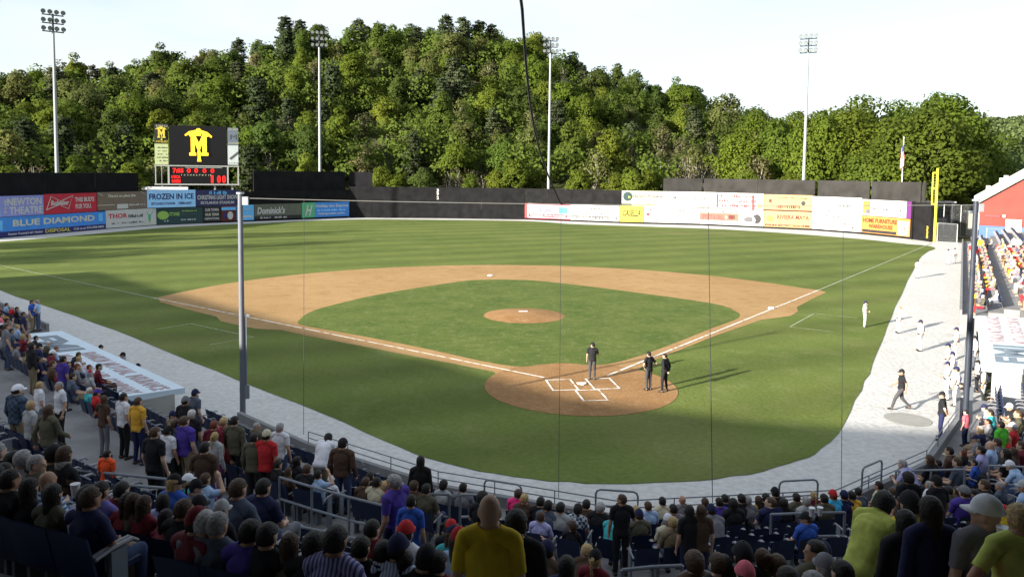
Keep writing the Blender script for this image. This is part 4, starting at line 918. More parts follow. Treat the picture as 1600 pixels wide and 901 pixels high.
# hand placed: recognisable individuals
HAND = [('pine',470,290,1.15),('pine',500,292,1.1),('pine',448,292,1.1),('pine',560,292,1.1),('pine',590,295,1.0),('pine',650,292,1.05),('pine',695,288,1.25),('pine',722,286,1.3),('pine',745,290,1.3),('pine',765,292,1.1),('pine',705,240,1.2),('pine',720,236,1.15),('pine',375,292,1.05),('pine',150,285,.95),('pine',180,270,1.0),('pine',390,158,.95),('pine',520,236,1.1),('pine',690,214,1.1),('pine',880,292,.8),('pine',905,290,.8),('pine',240,250,1.1),
 ('bare',925,292,.9),('bare',985,280,.8),('bare',870,296,.8),('bare',630,192,1.05),('bare',645,188,1.0),('bare',1060,170,1.0),('bare',1075,168,1.1),('bare',1093,172,1.0),('bare',1042,172,1.05),('bare',700,162,.85),('bare',716,164,.9),('bare',735,163,.8),('bare',752,164,.85),('bare',48,160,.9),('bare',1112,175,.95),('bare',1018,178,.95),
 ('airy',1085,185,1.05),('airy',1110,190,1.0),('airy',1065,195,1.1),('airy',250,230,1.1),('airy',830,200,1.0),('airy',1030,200,1.0),('airy',400,262,1.05),
 ('tall',1155,178,.80),('tall',1180,205,.86),('tall',1215,180,.84),('tall',1275,172,.88),('tall',1320,178,.98),('tall',1345,190,1.0),('tall',1300,200,1.0),('tall',1385,182,.92),('tall',1405,205,1.0),('tall',1445,172,.96),('tall',1478,178,.98),('tall',1500,176,.86),('tall',1460,200,1.05),('tall',1240,215,.9),('tall',1518,172,.80),('tall',1375,168,.75)]
rwall = lambda px: float(np.interp(px, RWX, RWR))
for k, px, r, sc in HAND:
    if r < 216: r = rwall(px)+13+(r-160)*1.0
    if k == 'tall': sc *= 1.2
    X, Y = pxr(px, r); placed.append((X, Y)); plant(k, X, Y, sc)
# low growth right behind the wall
for px, k in ((595,'broadleaf'),(620,'broadleaf'),(660,'broadleaf'),(690,'shrub'),(775,'broadleaf'),(805,'broadleaf'),(830,'broadleaf'),(905,'broadleaf'),(925,'shrub'),(960,'broadleaf'),(985,'broadleaf'),(1010,'broadleaf'),(385,'broadleaf'),(420,'broadleaf'),(452,'broadleaf'),(480,'broadleaf'),(520,'shrub'),(120,'broadleaf'),(160,'broadleaf'),(210,'broadleaf'),(20,'broadleaf'),(68,'broadleaf'),(1130,'shrub'),(1165,'broadleaf'),(1240,'broadleaf'),(1345,'broadleaf'),(1490,'broadleaf'),(1550,'shrub'),(880,'shrub'),(850,'broadleaf'),(735,'broadleaf')):
    r = rwall(px)+13+rr.uniform(-3, 6); X, Y = pxr(px, r); placed.append((X, Y))
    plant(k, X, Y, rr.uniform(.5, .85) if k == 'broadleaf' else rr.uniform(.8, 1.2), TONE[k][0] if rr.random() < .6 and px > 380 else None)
tries = 0
while len(TREES) < 292 and tries < 9000:
    tries += 1; px = rr.uniform(-70, 1515); r = math.sqrt(rr.uniform((rwall(px)+18)**2, 306**2))
    if px > 1120 and r > 235: continue
    X, Y = pxr(px, r)
    if not ok(X, Y, 8.3): continue
    q = rr.random(); n_ = noise.noise(Vector((X*.012, Y*.012, 2)))
    k = 'pine' if q < .13+.12*(n_ > .1) else ('airy' if q < .30 else ('bare' if q < .34 else 'broadleaf'))
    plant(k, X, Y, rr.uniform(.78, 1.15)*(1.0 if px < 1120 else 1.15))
nb_ = {}
for e, l, px in TREES: nb_.setdefault(l, []).append((px, e))
ORD = ['first', 'second', 'third', 'fourth', 'fifth', 'sixth', 'seventh', 'eighth', 'ninth', 'tenth', 'eleventh', 'twelfth']
for l, L_ in nb_.items():
    L_.sort(key=lambda q: q[0])
    for j, (px, e) in enumerate(L_): tag(e, l if len(L_) == 1 else f'{l}, {ORD[min(j, 11)]} from the left', 'shrub' if 'shrub' in l else 'tree', 'trees on the hillside behind the outfield')
# mass of the wood between and beyond the single trees, and the far hill
rng = np.random.default_rng(5)
def mass(name, pts, hts, wds, per, size, label, tones=1):
    Vs = []
    for (x, y), h, w in zip(pts, hts, wds):
        z = hill(x, y); cs = [(x+rng.uniform(-w, w)*.5, y+rng.uniform(-w, w)*.5, z+h*rng.uniform(.25, .85)) for _ in range(9)]
        Vs.append(leaf_cloud(cs, [(w*.30, w*.30, h*.17)]*9, per, size, rng, np.array([x, y, z+h*.4])))
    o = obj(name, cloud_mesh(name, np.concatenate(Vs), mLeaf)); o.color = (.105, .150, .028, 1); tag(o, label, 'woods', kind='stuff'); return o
P_ = []
for _ in range(480):
    px = rng.uniform(-90, 1500); r = rng.uniform(rwall(px)+24, 318) if px < 1120 else rng.uniform(190, 300); P_.append(pxr(px, r))
P_ += [pxr(rng.uniform(560, 800), rng.uniform(272, 312)) for _ in range(60)]
mass('hillside_woods', P_, rng.uniform(9, 15, len(P_)), rng.uniform(8, 12, len(P_)), 46, .42, 'dense green undergrowth and crowns filling the hillside between the single trees')
P_ = []
for _ in range(620):
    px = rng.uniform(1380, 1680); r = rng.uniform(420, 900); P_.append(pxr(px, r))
o = mass('distant_woods', P_, rng.uniform(12, 18, len(P_)), rng.uniform(12, 20, len(P_)), 16, 1.3, 'far wooded hill with haze painted into its pale green leaves at the right picture edge'); o.color = (.15, .20, .075, 1)  # paler leaf colour stands in for haze over the far hill
P_ = [pxr(rng.uniform(1500, 1680), rng.uniform(190, 330)) for _ in range(60)]
o = mass('roadside_woods', P_, rng.uniform(8, 13, 60), rng.uniform(9, 12, 60), 40, .6, 'band of darker trees behind the red building roof'); o.color = (.07, .10, .035, 1)
# trees west of the park, beyond the left picture edge: they comb the evening light on left field
for (x, y, s) in ((-104,26,1.2),(-110,34,1.25),(-102,45,1.15),(-112,52,1.25),(-106,12,1.1),(-118,64,1.25),(-104,0,.9),(-116,78,1.2),(-120,92,1.15)):
    WT = (0, 26, 45, 78).index(y) if y in (0, 26, 45, 78) else 0
    if y in (34, 12, 52, 92, 64, 78): continue
    kd = 'airy'; s *= 1.75; pr = PROTO[kd][0]; e = empty('broadleaf_tree', (x, y, -.2), s*9); e.scale = (s,)*3; c_ = obj('crown', pr[0], e); c_.color = (.08, .11, .03, 1); obj('trunk', pr[1], e)
    tag(e, f'{ORD[WT]} sparse tree from the south end of the row west of the ball park', 'tree', 'trees west of the ball park')
# ------------------------------------------------------------------ people
mSkin = mat('skin', (.4,.25,.18), .55, objcol=True, noise_amt=.06, nscale=6); mCloth = mat('cloth', (.3,.3,.3), .85, objcol=True, noise_amt=.16, nscale=7, bump=.7); mHair = mat('hair', (.05,.04,.03), .6, objcol=True, noise_amt=.45, nscale=38, bump=.8)
mEye = mat('eye_dark', (.02,.015,.01), .3); mShoe = mat('shoe', (.03,.03,.03), .6, objcol=True)
def striped(name, c1, c2, sc, axis):
    M = bpy.data.materials.new(name); M.use_nodes = True; n = M.node_tree; b = n.nodes['Principled BSDF']; b.inputs['Roughness'].default_value = .85
    tc = n.nodes.new('ShaderNodeTexCoord'); w = n.nodes.new('ShaderNodeTexWave'); w.bands_direction = axis; w.inputs['Scale'].default_value = sc
    cr_ = n.nodes.new('ShaderNodeValToRGB'); cr_.color_ramp.interpolation = 'CONSTANT'; cr_.color_ramp.elements[0].color = (*c1, 1); cr_.color_ramp.elements[1].position = .5; cr_.color_ramp.elements[1].color = (*c2, 1)
    n.links.new(tc.outputs['Object'], w.inputs['Vector']); n.links.new(w.outputs[1], cr_.inputs[0]); n.links.new(cr_.outputs[0], b.inputs['Base Color']); return M
def plaid(name, c1, c2):
    M = bpy.data.materials.new(name); M.use_nodes = True; n = M.node_tree; b = n.nodes['Principled BSDF']; b.inputs['Roughness'].default_value = .85
    tc = n.nodes.new('ShaderNodeTexCoord'); ck = n.nodes.new('ShaderNodeTexChecker'); ck.inputs['Scale'].default_value = 14; ck.inputs[1].default_value = (*c1, 1); ck.inputs[2].default_value = (*c2, 1)
    n.links.new(tc.outputs['Object'], ck.inputs[0]); n.links.new(ck.outputs[0], b.inputs['Base Color']); return M
PAT = {'bluestripe': striped('blue_white_stripes', (.45,.62,.75), (.03,.10,.28), 6, 'Z'), 'pinstripe': striped('white_blue_pinstripe', (.55,.60,.70), (.20,.28,.48), 9, 'X'), 'purplestripe': striped('purple_check', (.06,.05,.20), (.30,.30,.50), 9, 'X'),
       'plaid': plaid('navy_plaid', (.015,.03,.06), (.04,.07,.12)), 'greyplaid': plaid('grey_plaid', (.14,.13,.16), (.24,.22,.24)), 'whiteplaid': plaid('blue_white_plaid', (.5,.52,.55), (.03,.06,.14))}
PATNAME = {'bluestripe': 'blue and white striped', 'pinstripe': 'pale blue pinstriped', 'purplestripe': 'purple checked', 'plaid': 'dark blue plaid', 'greyplaid': 'grey plaid', 'whiteplaid': 'blue and white plaid'}
HEADR = (.080, .099, .110)
def pose(name):
    """joints in metres, x right, y forward, z up"""
    J = dict(pel=(0,0,.95), che=(0,.0,1.33), nk=(0,-.01,1.49), hd=(0,.02,1.635), hy=0., hp=0.,
             shL=(-.185,-.01,1.43), elL=(-.245,-.04,1.15), wrL=(-.255,.05,.90), shR=(.185,-.01,1.43), elR=(.245,-.04,1.15), wrR=(.255,.05,.90),
             hiL=(-.09,0,.93), knL=(-.10,.03,.50), anL=(-.11,-.01,.09), hiR=(.09,0,.93), knR=(.10,.03,.50), anR=(.11,-.01,.09), fy=0.)
    if name == 'hips': J.update(elL=(-.37,-.08,1.20), wrL=(-.19,.07,1.03), elR=(.37,-.08,1.20), wrR=(.19,.07,1.03))
    if name == 'front': J.update(elL=(-.25,.03,1.16), wrL=(-.05,.22,1.10), elR=(.25,.03,1.16), wrR=(.05,.21,1.05))
    if name == 'heart': J.update(elR=(.27,.10,1.20), wrR=(-.02,.17,1.32))
    if name == 'back': J.update(elL=(-.26,-.10,1.17), wrL=(-.06,-.16,.98), elR=(.26,-.10,1.17), wrR=(.06,-.17,.96), knL=(-.16,.03,.5), anL=(-.20,0,.09), knR=(.16,.03,.5), anR=(.20,0,.09))
    if name == 'look': J.update(hy=.9, elR=(.28,.1,1.18), wrR=(.14,.22,1.34))
    if name == 'walk': J.update(knL=(-.09,.24,.54), anL=(-.09,.36,.14), knR=(.09,-.06,.50), anR=(.10,-.38,.17), elL=(-.24,-.14,1.17), wrL=(-.25,-.10,.93), elR=(.25,.06,1.17), wrR=(.22,.26,1.04))
    if name == 'bend': J.update(che=(0,.22,1.27), nk=(0,.32,1.36), hd=(0,.43,1.44), hp=-.6, shL=(-.18,.27,1.33), elL=(-.24,.30,1.05), wrL=(-.20,.42,.85), shR=(.18,.27,1.33), elR=(.24,.30,1.05), wrR=(.20,.42,.85), pel=(0,-.05,.93))
    if name == 'side': J.update(hy=1.4, che=(0,.04,1.33), elL=(-.36,.06,1.24), wrL=(-.56,.14,1.10))
    if name.startswith('sit'):
        J.update(pel=(0,-.08,.53), che=(0,-.14,.90), nk=(0,-.13,1.06), hd=(0,-.10,1.205), shL=(-.185,-.14,1.0), elL=(-.25,-.06,.74), wrL=(-.13,.16,.66), shR=(.185,-.14,1.0), elR=(.25,-.06,.74), wrR=(.13,.16,.66),
                 hiL=(-.09,-.06,.50), knL=(-.13,.36,.52), anL=(-.13,.36,.09), hiR=(.09,-.06,.50), knR=(.13,.36,.52), anR=(.13,.36,.09))
    if name == 'sitlean': J.update(che=(0,.10,.86), nk=(0,.20,1.00), hd=(0,.27,1.12), hp=-.2, shL=(-.18,.15,.95), elL=(-.22,.30,.68), wrL=(-.05,.46,.72), shR=(.18,.15,.95), elR=(.22,.30,.68), wrR=(.05,.46,.72))
    if name == 'sitleft': J.update(hy=.95)
    if name == 'sitright': J.update(hy=-.95)
    if name == 'sitarm': J.update(elR=(.32,.02,1.0), wrR=(.16,.10,1.20))
    if name == 'sitspread': J.update(elL=(-.40,-.16,.86), wrL=(-.62,-.10,.86), hy=-.3)
    return {k: (Vector(v) if isinstance(v, tuple) else v) for k, v in J.items()}
BODY = {}
def make_body(name):
    J = pose(name); b = MB(); segs = []; nk = J['nk']
    def limb(a, c, ra, rc, lab):
        n = 6
        b.tube([a.lerp(c, i/n) for i in range(n+1)], ra, 12, rc); b.ell(a, (ra*1.0,)*3, 12, 8); b.ell(c, (rc*1.0,)*3, 12, 8); segs.append((lab, a, c, (ra+rc)/2))
    # trunk loft
    pel, che, nk = J['pel'], J['che'], J['nk']; sx_ = (J['shR']-J['shL']).normalized(); hx = (J['hiR']-J['hiL']).normalized()
    prof = [(-.13,.10,.09),(-.08,.155,.115),(.0,.165,.12),(.25,.145,.105),(.55,.155,.11),(.85,.175,.118),(1.0,.180,.115),(1.13,.165,.10),(1.24,.115,.075),(1.33,.06,.058)]
    V = []; n = 18; sp = che-pel
    for t, rx, ry in prof:
        c = pel+sp*t if t <= 1 else che+(nk-che)*((t-1)/.33)
        xa = hx.lerp(sx_, min(1, max(0, t))).normalized(); up = (sp if t <= 1 else (nk-che)).normalized(); ya = up.cross(xa).normalized()
        V += [c+xa*rx*math.copysign(abs(math.cos(a))**.85, math.cos(a))+ya*ry*math.copysign(abs(math.sin(a))**.85, math.sin(a)) for a in [2*math.pi*j/n for j in range(n)]]
    k = len(prof); b.add(V, [(i*n+j, i*n+(j+1) % n, (i+1)*n+(j+1) % n, (i+1)*n+j) for i in range(k-1) for j in range(n)]+[tuple(range(n-1, -1, -1)), tuple((k-1)*n+j for j in range(n))])
    segs.append(('pelvis', pel-sp*.2, pel+sp*.12, .15)); segs.append(('torso', pel+sp*.18, che+(nk-che)*.45, .15))
    for s in 'LR': segs.append(('torso', nk.lerp(J['sh'+s], .30)-Vector((0,0,.01)), nk.lerp(J['sh'+s], .8), .06))
    hm = Matrix.Rotation(J['hy'], 4, 'Z') @ Matrix.Rotation(J['hp'], 4, 'X'); hd = J['hd']
    limb(nk, hd+hm @ Vector((0,-.02,-.04)), .066, .064, 'neck'); segs[-1] = ('neck', nk, hd-Vector((0,0,.10)), .055)
    b.ell(hd, HEADR, 20, 14, hm); b.ell(hd+hm @ Vector((0,-.014,.026)), (.079,.090,.083), 18, 12, hm); b.ell(hd+hm @ Vector((0,.03,-.055)), (.058,.068,.072), 16, 10, hm)
    b.ell(hd+hm @ Vector((0,.104,-.022)), (.013,.020,.024), 8, 6, hm); b.ell(hd+hm @ Vector((0,.088,-.105)), (.025,.02,.018), 8, 6, hm); b.ell(hd+hm @ Vector((0,.093,-.065)), (.026,.012,.010), 8, 6, hm)
    for s in (-1, 1): b.ell(hd+hm @ Vector((s*.082,-.005,-.015)), (.012,.022,.034), 8, 6, hm); b.ell(hd+hm @ Vector((s*.034,.086,.018)), (.026,.014,.010), 8, 6, hm)
    segs.append(('head', hd, hd+Vector((0,0,.01)), .10))
    for s in 'LR':
        sg = -1 if s == 'L' else 1
        b.ell(J['sh'+s], (.058,.060,.056), 12, 8); b.tube([nk.lerp(J['sh'+s], i/5)+Vector((0, 0, .012)) for i in range(6)], .060, 12, .050); limb(J['sh'+s], J['el'+s], .052, .041, 'uarm'); limb(J['el'+s], J['wr'+s], .043, .029, 'farm')
        d = (J['wr'+s]-J['el'+s]).normalized(); w = J['wr'+s]; xa = d.cross(Vector((sg, .2, .1))).normalized(); ya = d.cross(xa).normalized()
        b.tube([w, w+d*.05, w+d*.085], .026, 8, .036); segs.append(('hand', w+d*.03, w+d*.17, .03))
        for i, (o_, L_) in enumerate(((-.033,.062),(-.011,.075),(.011,.070),(.033,.055))):
            p0 = w+d*.075+xa*o_; p1 = p0+(d+xa*o_*4+ya*.15).normalized()*L_*.55; p2 = p1+(d*.8+ya*.6+xa*o_*3).normalized()*L_*.5; b.tube([p0, p1, p2], .0105, 7, .009)
        p0 = w+d*.03-xa*.03; b.tube([p0, p0-xa*.03+d*.03, p0-xa*.035+d*.065+ya*.015], .013, 7, .010)
        limb(J['hi'+s], J['kn'+s], .092, .060, 'thigh'); limb(J['kn'+s], J['an'+s], .058, .040, 'shin')
        a = J['an'+s]; b.tube([a+Vector((0,-.05,-.05)), a+Vector((sg*.01,.06,-.045)), a+Vector((sg*.02,.17,-.06))], .042, 8, .034); segs.append(('foot', a+Vector((0,-.04,-.06)), a+Vector((sg*.02,.17,-.06)), .045))
    me = b.mesh('body'); o = bpy.data.objects.new('tmp', me); COL.objects.link(o)
    md = o.modifiers.new('r', 'REMESH'); md.mode = 'VOXEL'; md.voxel_size = .0125; md.use_smooth_shade = True
    sm = o.modifiers.new('s', 'SMOOTH'); sm.factor = .5; sm.iterations = 2
    dgr = bpy.context.evaluated_depsgraph_get(); out = bpy.data.meshes.new_from_object(o.evaluated_get(dgr)); bpy.data.objects.remove(o); bpy.data.meshes.remove(me)
    out.name = 'person'; out.materials.clear(); out.materials.append(mSkin)
    N = len(out.vertices); co = np.empty(N*3); out.vertices.foreach_get('co', co); co = co.reshape(-1, 3); no = np.empty(N*3); out.vertices.foreach_get('normal', no); no = no.reshape(-1, 3)
    best = np.full(N, 1e9); lab = np.zeros(N, int); names = [s[0] for s in segs]
    for i, (l, a, c, r) in enumerate(segs):
        a = np.array(a); c = np.array(c); ab = c-a; t = np.clip(((co-a)@ab)/max(1e-9, ab@ab), 0, 1); dd = np.linalg.norm(co-(a+t[:, None]*ab), axis=1)-r
        if l in ('uarm',): dd += .012
        if l == 'neck': dd -= .016
        m_ = dd < best; best[m_] = dd[m_]; lab[m_] = i
    labn = np.array(names)[lab]; sd = np.array(sp.normalized()); tt = (co-np.array(pel))@sd
    faces = [tuple(p.vertices) for p in out.polygons]
    def shell(name_, keep, offs, m_):
        keepi = keep; fs = [f for f in faces if all(keepi[v] for v in f)]; used = sorted({v for f in fs for v in f}); ix = {v: i for i, v in enumerate(used)}
        P = co[used]+no[used]*offs[used][:, None]; me_ = bpy.data.meshes.new(name_); me_.from_pydata([tuple(p) for p in P], [], [tuple(ix[v] for v in f) for f in fs]); me_.materials.append(m_); me_.polygons.foreach_set('use_smooth', [True]*len(me_.polygons)); me_.update(); return me_
    isx = lambda *a: np.isin(labn, a)
    wrink = np.array([noise.noise(Vector(tuple(c*13)))*.007+noise.noise(Vector(tuple(c*6+Vector((3,1,5)) if False else c*5.3)))*.006 for c in co])
    T_ = isx('torso') | (isx('pelvis') & (tt > -.06)); 
    # half sleeves end part way down the upper arm
    up = np.zeros(N, bool)
    for s in 'LR':
        a = np.array(J['sh'+s]); c = np.array(J['el'+s]); ab = c-a; t = ((co-a)@ab)/(ab@ab); up |= (labn == 'uarm') & (t < .72) & (np.linalg.norm(co-a, axis=1) < .32)
    kn = np.zeros(N, bool)
    for s in 'LR':
        a = np.array(J['hi'+s]); c = np.array(J['kn'+s]); ab = c-a; t = ((co-a)@ab)/(ab@ab); kn |= (labn == 'thigh') & (t > .93)
    off_ = np.where(isx('torso', 'pelvis'), .022, .016)+wrink
    R_ = dict(body=out, hd=hd, hm=hm, top=hd.z+.118,
      belt=shell('belt', isx('pelvis', 'torso') & (tt > -.01) & (tt < .07), np.full(N, .030), mCloth), tee=shell('shirt', T_ | up, off_, mCloth), long=shell('jacket', T_ | isx('uarm') | (isx('farm')), off_, mCloth), tank=shell('top', T_, off_*.8, mCloth),
      trousers=shell('trousers', isx('pelvis', 'thigh', 'shin'), np.full(N, .011)+wrink*.6, mCloth), shorts=shell('shorts', isx('pelvis') | (isx('thigh') & ~kn), np.full(N, .016)+wrink, mCloth), shoes=None)
    sh_ = shell('shoes', isx('foot'), np.full(N, .006), mShoe)
    # left and right shoe as separate meshes
    vs = np.array([v.co for v in sh_.vertices]); L = []
    for s in 'LR':
        a = np.array(J['an'+s]); o_ = np.array(J['an'+('R' if s == 'L' else 'L')]); kk = np.linalg.norm(vs-a, axis=1) < np.linalg.norm(vs-o_, axis=1)
        fs = [tuple(p.vertices) for p in sh_.polygons if all(kk[v] for v in p.vertices)]; used = sorted({v for f in fs for v in f}); ix = {v: i for i, v in enumerate(used)}
        m2 = bpy.data.meshes.new('shoe'); m2.from_pydata([tuple(vs[v]) for v in used], [], [tuple(ix[v] for v in f) for f in fs]); m2.materials.append(mShoe); m2.update(); L.append(m2)
    R_['shoes'] = L; BODY[name] = R_; return R_
def body(name): return BODY.get(name) or make_body(name)
# hair and caps in head space
def hairmesh(style):
    b = MB(); rx, ry, rz = [r*1.13 for r in HEADR]; nu, nv = 22, 14; V = []; keep = []
    rg = random.Random(len(style)*7)
    for i in range(nv+1):
        th = math.pi*i/nv
        for j in range(nu):
            ph = 2*math.pi*j/nu; x, y, z = math.sin(th)*math.cos(ph), math.sin(th)*math.sin(ph), math.cos(th); k = 1+.035*noise.noise(Vector((x*5, y*5, z*5)))
            if style == 'curly': k = 1.22+.12*noise.noise(Vector((x*4, y*4, z*4)))
            if style == 'long': k = 1.06
            x2, z2 = math.copysign(abs(x)**.9, x), math.copysign(abs(z)**.92, z); V.append(Vector((x2*rx*k*1.05, y*ry*k-.006, z2*rz*k*.94+.004))); keep.append(z > .55 or (z > .2 and y < .55) or (y < -.05 and z > -.55) or (y < .15 and z > -.15 and abs(x) > .3 and style != 'short'))
    fs = []
    for i in range(nv):
        for j in range(nu):
            q = (i*nu+j, (i+1)*nu+j, (i+1)*nu+(j+1) % nu, i*nu+(j+1) % nu)
            if all(keep[v] for v in q): fs.append(q)
    b.add(V, fs)
    if style == 'long':
        Vl = []; n = 13; rows = 9
        for i in range(rows):
            z = .02-.36*i/(rows-1)
            for j in range(n):
                a = math.pi*(1+.0)+(-.15*math.pi)+(math.pi*1.3)*j/(n-1)-0; a = math.radians(-205+230*j/(n-1)); w = .098-.02*(i/(rows-1)); dpt = .108+.015*math.sin(i*.5)
                Vl.append((w*math.cos(a)*1.0, min(.03, dpt*math.sin(a))-.006, z+.012*math.sin(j*2.1+i)))
        b.add(Vl, [(i*n+j, i*n+j+1, (i+1)*n+j+1, (i+1)*n+j) for i in range(rows-1) for j in range(n-1)])
    if style == 'pony': b.tube([(0,-.10,.04),(0,-.15,.03),(0,-.165,-.08),(.01,-.15,-.20),(.015,-.13,-.33)], .034, 8, .014)
    if style == 'bun': b.ell((0,-.11,.075), (.042,.038,.04), 10, 7)
    return b.mesh('hair', mHair, True)
def capmesh():
    b = MB(); rx, ry, rz = [r*1.17 for r in HEADR]; nu = 22; V = []; rows = 8
    for i in range(rows+1):
        th = math.pi*.5*i/rows*1.02
        for j in range(nu): ph = 2*math.pi*j/nu; V.append((math.sin(th)*math.cos(ph)*rx, math.sin(th)*math.sin(ph)*ry-.003, math.cos(th)*rz*.98+.022))
    b.add(V, [(i*nu+j, (i+1)*nu+j, (i+1)*nu+(j+1) % nu, i*nu+(j+1) % nu) for i in range(rows) for j in range(nu)]); b.ell((0,-.003,.022+rz*.98), (.01,.01,.006), 6, 4)
    c = MB(); n = 11; V = []
    for i in range(n):
        a = math.radians(22+136*i/(n-1)); V += [(math.cos(a)*rx*.98, math.sin(a)*ry*.95, .028), (math.cos(a)*rx*.86, math.sin(a)*ry*.9+.075*math.sin(a), .014-.012*abs(math.cos(a)))]
    V += [(x, y, z-.006) for x, y, z in V]; m_ = 2*n
    c.add(V, [(2*i, 2*i+1, 2*i+3, 2*i+2) for i in range(n-1)]+[(m_+2*i, m_+2*i+2, m_+2*i+3, m_+2*i+1) for i in range(n-1)]+[(2*i+1, m_+2*i+1, m_+2*i+3, 2*i+3) for i in range(n-1)])
    return b.mesh('cap', mCloth, True), c.mesh('brim', mCloth, True)
HAIR = {k: hairmesh(k) for k in ('short', 'long', 'pony', 'bun', 'curly')}; CAPM, BRIM = capmesh()
EYE = MB().ell((0,0,0), (.012,.006,.007), 8, 5).mesh('eye', mEye)
COLR = {'black':(.010,.010,.013),'navy':(.012,.016,.06),'white':(.62,.63,.68),'grey':(.16,.16,.18),'lightgrey':(.34,.35,.36),'red':(.45,.02,.025),'darkred':(.16,.012,.02),'purple':(.06,.035,.26),'violet':(.16,.14,.42),'lavender':(.36,.36,.62),'blue':(.03,.09,.40),'paleblue':(.30,.42,.62),'cyan':(.05,.42,.70),'teal':(.04,.35,.38),'green':(.10,.55,.04),'darkgreen':(.03,.08,.05),'lime':(.20,.75,.05),'yellow':(.62,.44,.02),'gold':(.55,.30,.03),'palelime':(.42,.47,.10),'orange':(.80,.09,.02),'pink':(.85,.04,.22),'rose':(.55,.12,.16),'cream':(.50,.46,.33),'brown':(.07,.04,.025),'olive':(.08,.075,.05),'maroon':(.12,.01,.02),'khaki':(.20,.16,.10),'denim':(.04,.06,.13),'magenta':(.22,.02,.16),'slate':(.07,.09,.13),'charcoal':(.045,.045,.05)}
HC = {'dk':((.012,.009,.007),'dark'),'br':((.055,.030,.016),'brown'),'bl':((.36,.25,.11),'blonde'),'gr':((.26,.25,.25),'grey'),'wh':((.50,.48,.46),'white'),'rd':((.14,.035,.015),'auburn')}
SKIN = [(.42,.25,.17),(.48,.30,.21),(.36,.20,.13),(.50,.33,.25)]
PEOPLE = []
STAND = {'stand','hips','front','heart','back','look','walk','bend','side'}
def person(loc, face, ps, top, hair, cap=None, style='tee', pants='denim', leg='trousers', sc=1., wd=1., showface=False, skin=None, number=None, label=None, px=0, zone='', shoe=(.03,.03,.03), noun='spectator', group='people in the stands'):
    B = body(ps); o = obj('person', B['body'], None, loc, (0, 0, face)); o.scale = (sc*wd, sc*wd, sc); o.color = (*(skin or random.choice(SKIN)), 1)
    j = random.uniform(.9, 1.1)
    def part(me, col_, nm=None, m_=None):
        c = obj(nm or me.name.split('.')[0], me, o); c.color = (*[min(1, v*j) for v in col_], 1); return c
    tc = COLR.get(top, (.3,.3,.3)); sh = part(B[style], tc)
    if top in PAT: sh.material_slots[0].link = 'OBJECT'; sh.material_slots[0].material = PAT[top]
    part(B[leg], COLR[pants])
    for s in B['shoes']: part(s, shoe)
    H = Matrix.Translation(B['hd']) @ B['hm']
    st, hc = hair.split(':') if ':' in hair else (hair, 'dk')
    if st != 'bald': h = part(HAIR[st], HC[hc][0]); h.matrix_local = H
    if cap: c = part(CAPM, COLR[cap]); c.matrix_local = H; br_ = obj('brim', BRIM, c); br_.color = c.color
    if showface:
        for s in (-1, 1): e_ = obj('eye', EYE, o); e_.matrix_local = H @ Matrix.Translation((s*.034, .093, .004))
    if noun == 'player': bl2 = part(B['belt'], (.01,.01,.012))
    if number:
        me = text_mesh(number, .22, .12*len(number), .01, bold=.03); me.materials.append(MATS['cloth'] if False else mat('number_navy', (.02,.025,.10), .8)); t = obj('number', me, sh)
        t.matrix_local = Matrix.Translation((-.06*len(number), -.165, 1.12)) @ Matrix.Rotation(math.pi/2, 4, 'X')
    gar = {'tee': 'shirt', 'long': 'jacket' if top in ('black','brown','olive','navy') else 'long sleeved top', 'tank': 'sleeveless top'}[style]
    cn = PATNAME.get(top, {'palelime': 'pale lime', 'paleblue': 'pale blue', 'darkred': 'dark red', 'lightgrey': 'light grey', 'darkgreen': 'dark green'}.get(top, top))
    hd = f'{ {"lightgrey":"light grey","paleblue":"pale blue","darkred":"dark red"}.get(cap, cap)} cap' if cap else ('bald head' if st == 'bald' else (HC[hc][1]+{'short': ' hair', 'long': ' long hair', 'pony': ' ponytail', 'bun': ' hair bun', 'curly': ' curly hair'}[st]))
    vb = 'seated' if ps.startswith('sit') else ('walking' if ps == 'walk' else ('bending' if ps == 'bend' else 'standing'))
    who = 'child' if sc < .85 else noun
    PEOPLE.append((o, label or f'{vb} {who} in {cn} {gar}, {hd}, {zone}', px, group)); return o
def zone(x, y):
    for x0, x1, y0, y1, t in ((-50,135,440,540,'beyond the left dugout'),(-50,330,500,625,'behind the left dugout roof'),(-50,140,600,672,'on the left walkway'),(130,330,600,655,'at the left dugout end'),(140,235,640,700,'by the empty seats'),
        (-50,230,670,730,'left walkway foreground'),(225,330,640,700,'by the grey pole'),(330,420,640,720,'by the grey pole foot'),(420,570,640,780,'at the left front wall'),(570,720,700,800,'at the centre left wall'),(720,860,740,800,'behind the left hoop'),(860,1010,740,800,'by the centre hoop'),
        (1010,1190,740,812,'right of the centre hoop'),(1190,1300,740,800,'behind the right hoop'),(1300,1420,730,800,'right of the cyan shirt'),(1400,1480,680,780,'by the concrete slope'),(1480,1600,740,800,'lower right stand'),(1470,1620,600,740,'behind the right dugout'),(1500,1620,395,500,'beyond the right dugout'),(1500,1620,360,396,'near the red building'),
        (-50,330,720,920,'in the left foreground'),(330,540,700,920,'in the left centre foreground'),(540,760,780,920,'in the centre foreground'),(760,960,780,920,'beside the yellow shirt'),(960,1250,800,920,'in the right centre foreground'),(1250,1650,780,920,'in the right foreground')):
        if x0 <= x < x1 and y0 <= y < y1: return t
    return 'in the stands'
SITPOS = []
